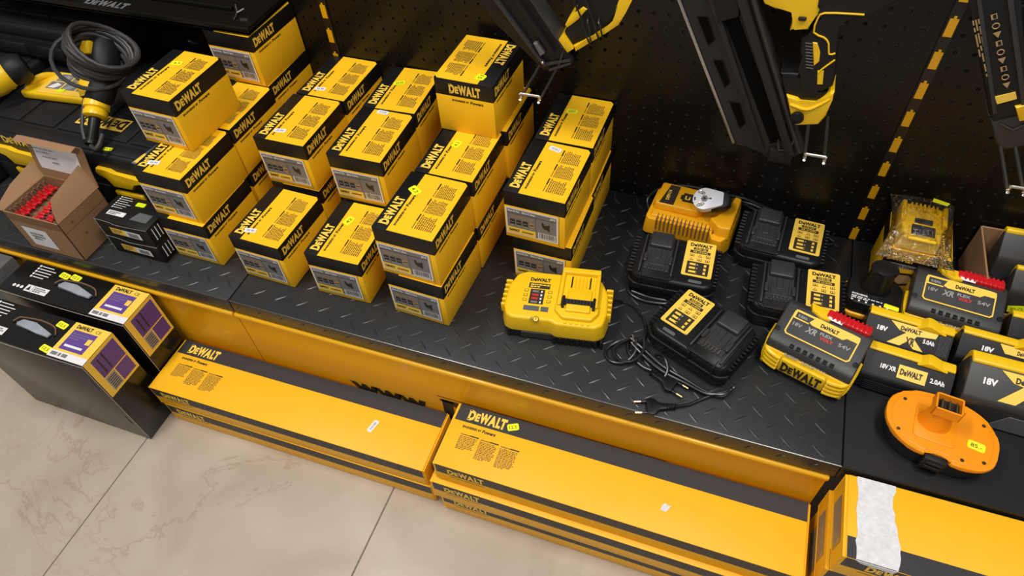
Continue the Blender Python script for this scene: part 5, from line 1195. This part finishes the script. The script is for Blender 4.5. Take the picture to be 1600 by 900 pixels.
# ------------------------------------------------------------------ tools hanging on chrome hooks
def prong_hook(label, x0, x1, y, z, m='chrome'):
    b = MB(); b.tube([(x0, yb(x0) + 0.001, z), (x0, y + 0.006, z), (x0, y + 0.002, z + 0.001), (x0, y, z + 0.009)], 0.0025, m, 8, smooth=2); b.tube([(x1, yb(x1) + 0.001, z), (x1, y + 0.006, z), (x1, y + 0.002, z + 0.001), (x1, y, z + 0.009)], 0.0025, m, 8, smooth=2)
    b.tube([(x0, y, z + 0.009), (x1, y, z + 0.009)], 0.0023, m, 8, smooth=0)
    return tag(b.build('display_hook'), label, 'hook')
prong_hook('double chrome display hook under the left nailer', -0.3400, -0.3080, 0.905, 0.569)
prong_hook('double chrome display hook under the yellow foot of the large nailer', 0.1140, 0.1420, 0.900, 0.546)
prong_hook('double chrome display hook under the right nailer', 0.3860, 0.4060, 0.900, 0.548)

# large nailer (centre right)
o = thing('nail_gun', 'large cordless nailer hanging in the middle, long black magazine and yellow battery foot', 'nail gun')
y0, y1 = 0.868, 0.902
ext = [(-0.0110, 0.7930), (-0.060, 0.880), (-0.150, 0.880), (-0.0990, 0.7830)]
b = MB()
b.wall([(-0.0967, 0.7787), (0.0098, 0.5769), (0.0124, 0.5706), (0.0493, 0.568), (0.0615, 0.555), (0.0867, 0.5553), (0.1065, 0.575), (0.1036, 0.5911), (0.0787, 0.6388), (-0.0086, 0.7891), (-0.060, 0.880), (-0.150, 0.880)], y0 + 0.006, y1, 'tool_plastic', 0.003, 2)
# raised rails around the long channel
def strip(b, p, q, wd, ya, yb, m, bev=0.0015):
    p = Vector((p[0], p[1])); q = Vector((q[0], q[1])); d = (q - p).normalized(); n = Vector((-d.y, d.x)) * wd / 2
    b.wall([tuple(p + n), tuple(p - n), tuple(q - n), tuple(q + n)], ya, yb, m, bev, 2)
strip(b, (-0.104, 0.878), (0.0500, 0.572), 0.008, y0 - 0.002, y1, 'tool_plastic')
strip(b, (-0.066, 0.878), (0.0900, 0.574), 0.012, y0 - 0.006, y1, 'tool_plastic', 0.003)
strip(b, (-0.052, 0.878), (0.1010, 0.578), 0.005, y0 - 0.002, y1, 'dock_plastic', 0.002)
strip(b, (0.060, 0.566), (0.094, 0.566), 0.022, y0 - 0.002, y1, 'matte_black_plastic', 0.004)
b.wall([(-0.0700, 0.820), (-0.0480, 0.760), (-0.022, 0.772), (-0.030, 0.820)], y0 - 0.004, y1, 'matte_black_plastic', 0.004, 2)
b.build('magazine', o)
b = MB()
for sl in ([(-0.075, 0.7623), (-0.062, 0.7639), (-0.0472, 0.7333), (-0.0542, 0.7242)], [(-0.044, 0.7035), (-0.0324, 0.7053), (-0.0165, 0.6733), (-0.021, 0.6637)], [(-0.0107, 0.6427), (0.0021, 0.6434), (0.0175, 0.6116), (0.0118, 0.6007)]):
    b.wall(sl, y0 + 0.0046, y0 + 0.0062, 'void_black', vbev=0.003)
    P_ = [(x, y0 + 0.0056, z) for x, z in sl]; b.tube(P_, 0.0011, 'matte_black_plastic', 6, smooth=0, closed=True)
strip(b, (-0.0360, 0.7735), (0.0668, 0.5880), 0.0180, y0 + 0.0045, y0 + 0.0062, 'void_black', 0)
b.build('magazine_slots', o)
b = MB(); b.tube([(0.0675, y0 + 0.002, 0.595), (0.072, y0 - 0.003, 0.580), (0.086, y0 - 0.003, 0.584), (0.088, y0, 0.600), (0.079, y0, 0.620)], 0.0014, 'dock_plastic', 6, smooth=0); b.build('pusher', o)
b = MB(); strip(b, (-0.1530, 0.880), (0.0085, 0.5735), 0.0045, y0 + 0.004, y1 - 0.006, 'steel', 0.001); b.build('steel_edge', o)
g0, g1 = 0.866, 0.906
b = MB(); b.wall([(0.0753, 0.7890), (0.0703, 0.7842), (0.0701, 0.7609), (0.0588, 0.7500), (0.0620, 0.730), (0.0701, 0.7098), (0.0683, 0.6985), (0.0771, 0.683), (0.090, 0.680), (0.1031, 0.6831), (0.1134, 0.6919), (0.1123, 0.7108), (0.1050, 0.7350), (0.0950, 0.7600), (0.0920, 0.7744), (0.0990, 0.7840), (0.1181, 0.789), (0.128, 0.796), (0.150, 0.812), (0.150, 0.850), (0.060, 0.850), (0.066, 0.795)], g0, g1, 'matte_black_plastic', 0.009, 4)
for k in range(9): b.box(0.0640 + 0.0012 * k, 0.0740 + 0.0012 * k, g0 - 0.0008, g0 + 0.003, 0.7470 - 0.0042 * k, 0.7490 - 0.0042 * k, 'dock_plastic', 0.0006, 1)
b.build('grip', o)
b = MB(); b.wall([(0.0046, 0.7907), (0.0196, 0.786), (0.0397, 0.786), (0.0445, 0.7737), (0.0424, 0.7597), (0.0470, 0.7640), (0.0638, 0.7638), (0.0660, 0.7834), (0.073, 0.795), (0.100, 0.797), (0.128, 0.800), (0.150, 0.815), (0.150, 0.870), (-0.020, 0.870), (-0.030, 0.840)], g0 + 0.003, g1 + 0.01, 'yellow_plastic', 0.006, 3)
b.build('body', o)
b = MB(); b.box(0.048, 0.058, g0 - 0.001, g0 + 0.004, 0.776, 0.781, 'mat_black', 0.002, 2); b.build('trigger_pin', o)
b = MB(); yy = g0 - 0.0010
b.tube([(0.120, yy, 0.7935), (0.1021, yy, 0.7925), (0.0760, yy, 0.7900), (0.0703, yy, 0.7830), (0.0705, yy, 0.7640), (0.0840, yy, 0.7590), (0.0915, yy, 0.7520), (0.0960, yy, 0.7380), (0.1030, yy, 0.7400)], 0.0012, 'yellow_plastic', 6, smooth=2)
b.tube([(0.1050, yy, 0.7311), (0.0938, yy, 0.7162), (0.0908, yy, 0.7103)], 0.0012, 'yellow_plastic', 6, smooth=2)
b.wall([(0.0727, 0.7510), (0.0785, 0.7507), (0.0852, 0.7388), (0.0876, 0.726), (0.0828, 0.7186)], g0 - 0.0012, g0 + 0.003, 'yellow_plastic', 0.0008, 1)
b.wall([(0.089, 0.7128), (0.0967, 0.714), (0.1005, 0.6940), (0.094, 0.693)], g0 - 0.0012, g0 + 0.003, 'yellow_plastic', 0.0008, 1)
b.build('yellow_accents', o)
b = MB(); b.wall([(0.0453, 0.7004), (0.0689, 0.7039), (0.0820, 0.680), (0.110, 0.684), (0.112, 0.670), (0.080, 0.664), (0.0577, 0.668)], g0 + 0.002, g1, 'black_plastic', 0.004, 3); b.build('battery_rail', o)
b = MB(); b.wall([(0.0607, 0.6716), (0.0757, 0.6692), (0.0807, 0.6650), (0.1000, 0.6660), (0.1130, 0.6850), (0.1177, 0.6862), (0.1185, 0.6756), (0.1175, 0.649), (0.1119, 0.6343), (0.0841, 0.6274), (0.0740, 0.6400)], g0 - 0.004, g1 + 0.004, 'yellow_plastic', 0.006, 4)
b.tube([(0.068, g0 - 0.004, 0.660), (0.090, g0 - 0.006, 0.657), (0.105, g0 - 0.004, 0.666), (0.115, g0 - 0.003, 0.676)], 0.0022, 'yellow_plastic', 6)
b.build('battery_foot', o)
b = MB(); b.lathe([(0.009, 0), (0.009, 0.012), (0.006, 0.014)], 'black_plastic', 16, T=front(0.0820, g0 + 0.004, 0.6420)); b.build('knob', o)

# left nailer
o = thing('nail_gun', 'nailer hanging upper middle, black magazine pointing down and yellow edged grip', 'nail gun')
y0, y1 = 0.885, 0.915
b = MB(); b.wall([(-0.40, 0.757), (-0.3866, 0.7344), (-0.3705, 0.7064), (-0.2945, 0.6382), (-0.282, 0.639), (-0.2464, 0.6588), (-0.2455, 0.6653), (-0.2677, 0.6914), (-0.3084, 0.7437), (-0.350, 0.800), (-0.46, 0.850), (-0.44, 0.80)], y0 + 0.004, y1, 'matte_black_plastic', 0.003, 2)
strip(b, (-0.440, 0.845), (-0.2900, 0.6480), 0.006, y0 - 0.002, y1, 'dock_plastic', 0.002)
strip(b, (-0.405, 0.850), (-0.2760, 0.6720), 0.006, y0 - 0.004, y1, 'matte_black_plastic', 0.002)
strip(b, (-0.378, 0.850), (-0.2580, 0.6800), 0.005, y0 - 0.002, y1, 'dock_plastic', 0.002)
strip(b, (-0.292, 0.650), (-0.250, 0.664), 0.004, y0, y1, 'dock_plastic', 0.001); strip(b, (-0.284, 0.6415), (-0.2500, 0.6590), 0.004, y0, y1, 'dock_plastic', 0.001)
strip(b, (-0.270, 0.648), (-0.262, 0.676), 0.003, y0 + 0.001, y1, 'dock_plastic', 0.001)
b.build('magazine', o)
b = MB(); b.wall([(-0.307, 0.686), (-0.3008, 0.6868), (-0.2899, 0.6716), (-0.2962, 0.6659)], y0 - 0.004, y0 + 0.006, 'dust_grey', 0.001, 1); b.lathe([(0.0022, 0), (0.0022, 0.002), (0.001, 0.003)], 'chrome', 10, T=front(-0.2925, y0 - 0.003, 0.6570)); b.build('clip', o)
b = MB(); b.wall([(-0.2620, 0.7050), (-0.248, 0.6880), (-0.2194, 0.7082), (-0.1854, 0.7378), (-0.178, 0.7650), (-0.165, 0.790), (-0.150, 0.84), (-0.250, 0.84), (-0.2323, 0.7527), (-0.2468, 0.732), (-0.2562, 0.7172)], y0, y1 + 0.008, 'matte_black_plastic', 0.007, 3); b.build('grip', o)
b = MB()
b.wall([(-0.2678, 0.6966), (-0.26, 0.7083), (-0.2449, 0.6854), (-0.2537, 0.6779)], y0 - 0.004, y1 + 0.008, 'yellow_plastic', 0.002, 2)
b.wall([(-0.245, 0.6901), (-0.2157, 0.7107), (-0.1976, 0.7248), (-0.1871, 0.7357), (-0.185, 0.7583), (-0.176, 0.79), (-0.150, 0.80), (-0.1680, 0.7597), (-0.1715, 0.7504), (-0.1801, 0.7305), (-0.1972, 0.717), (-0.2419, 0.6807)], y0 - 0.002, y1 + 0.006, 'yellow_plastic', 0.002, 2)
b.wall([(-0.2582, 0.7208), (-0.2526, 0.7332), (-0.2323, 0.7508), (-0.2266, 0.7478), (-0.2392, 0.731), (-0.2543, 0.7174)], y0 - 0.003, y1, 'yellow_plastic', 0.002, 2)
b.build('yellow_trim', o)
for k, (a_, c_) in enumerate((((-0.2450, 0.770), (-0.2215, 0.7010)), ((-0.2290, 0.775), (-0.2080, 0.7100)), ((-0.2240, 0.740), (-0.2190, 0.7040)), ((-0.2080, 0.740), (-0.2020, 0.7130)))):
    b = MB(); b.tube([(a_[0], y0 + 0.030, a_[1]), (a_[0], y0 - 0.006, a_[1] - 0.004), ((a_[0] + c_[0]) / 2, y0 - 0.006, (a_[1] + c_[1]) / 2), (c_[0], y0 - 0.005, c_[1]), (c_[0] + 0.002, y0 + 0.012, c_[1] - 0.008), (c_[0] + 0.006, y0 + 0.030, c_[1] + 0.004)], 0.0013, 'cable_rubber', 6); b.build('elastic_cord', o)

# right nailer
o = thing('nail_gun', 'dark nailer at the upper right edge with gold symbols and a yellow label', 'nail gun')
y0, y1 = 0.868, 0.910
b = MB(); b.wall([(0.190, 0.870), (0.2239, 0.8166), (0.3048, 0.6774), (0.3110, 0.6710), (0.3350, 0.6850), (0.3450, 0.700), (0.3216, 0.7267), (0.300, 0.772), (0.250, 0.870)], y0, y1, 'matte_black_plastic', 0.006, 3)
strip(b, (0.236, 0.870), (0.3330, 0.7000), 0.006, y0 - 0.003, y1, 'dock_plastic', 0.002); strip(b, (0.205, 0.870), (0.3070, 0.6860), 0.005, y0 - 0.003, y1, 'dock_plastic', 0.002)
b.build('body', o)
b = MB(); b.wall([(0.3020, 0.6800), (0.3350, 0.6980), (0.3750, 0.720), (0.3900, 0.690), (0.3700, 0.6480), (0.3420, 0.6330), (0.3280, 0.6400)], y0 + 0.002, y1 + 0.01, 'grey_plastic', 0.005, 3); b.tube([(0.318, y0 + 0.001, 0.672), (0.336, y0, 0.666), (0.350, y0, 0.682), (0.372, y0, 0.684)], 0.0012, 'dock_plastic', 6, smooth=0); b.build('lower_housing', o)
b = MB(); b.wall([(0.3226, 0.7000), (0.3332, 0.7058), (0.3500, 0.7120), (0.3560, 0.6900), (0.3358, 0.6812)], y0 - 0.004, y0 + 0.012, 'yellow_plastic', 0.002, 2); b.build('latch', o)
b = MB(); yy = y0 - 0.0012
dx = Vector((0.1000, 0, -0.1660)).normalized(); F = frame((0.2560, yy, 0.8180), dx, (0, -1, 0))   # runs down the housing
b.wall([(0.2970, 0.7085), (0.3150, 0.7186), (0.3205, 0.7099), (0.3035, 0.6991)], yy, y0 + 0.001, 'print_yellow'); 
b.para(F, 0.004, -0.0205, 0.090, 0.008, 'print_tan', n=3, seed=31, h=0.0008)
for k in range(9):
    x = 0.004 + 0.0118 * k; Fk = F @ Matrix.Translation((x, -0.008, 0))
    if k % 3 == 2: b.add([(0, -0.004, 0.0008), (0.008, 0.0, 0.0008), (0, 0.004, 0.0008)], [(0, 1, 2)], 'print_tan', Fk)
    elif k % 3 == 1: b.tube([(0.004 + 0.0035 * math.cos(R(a)), 0.0035 * math.sin(R(a)), 0.0006) for a in range(0, 360, 45)], 0.0006, 'print_tan', 4, T=Fk, closed=True, smooth=0)
    else: b.rect(Fk, 0, 0.007, -0.003, 0.003, 'print_tan', 0.0008); b.rect(Fk, 0.001, 0.006, -0.001, 0.002, 'matte_black_plastic', 0.001)
b.build('printed_label', o)
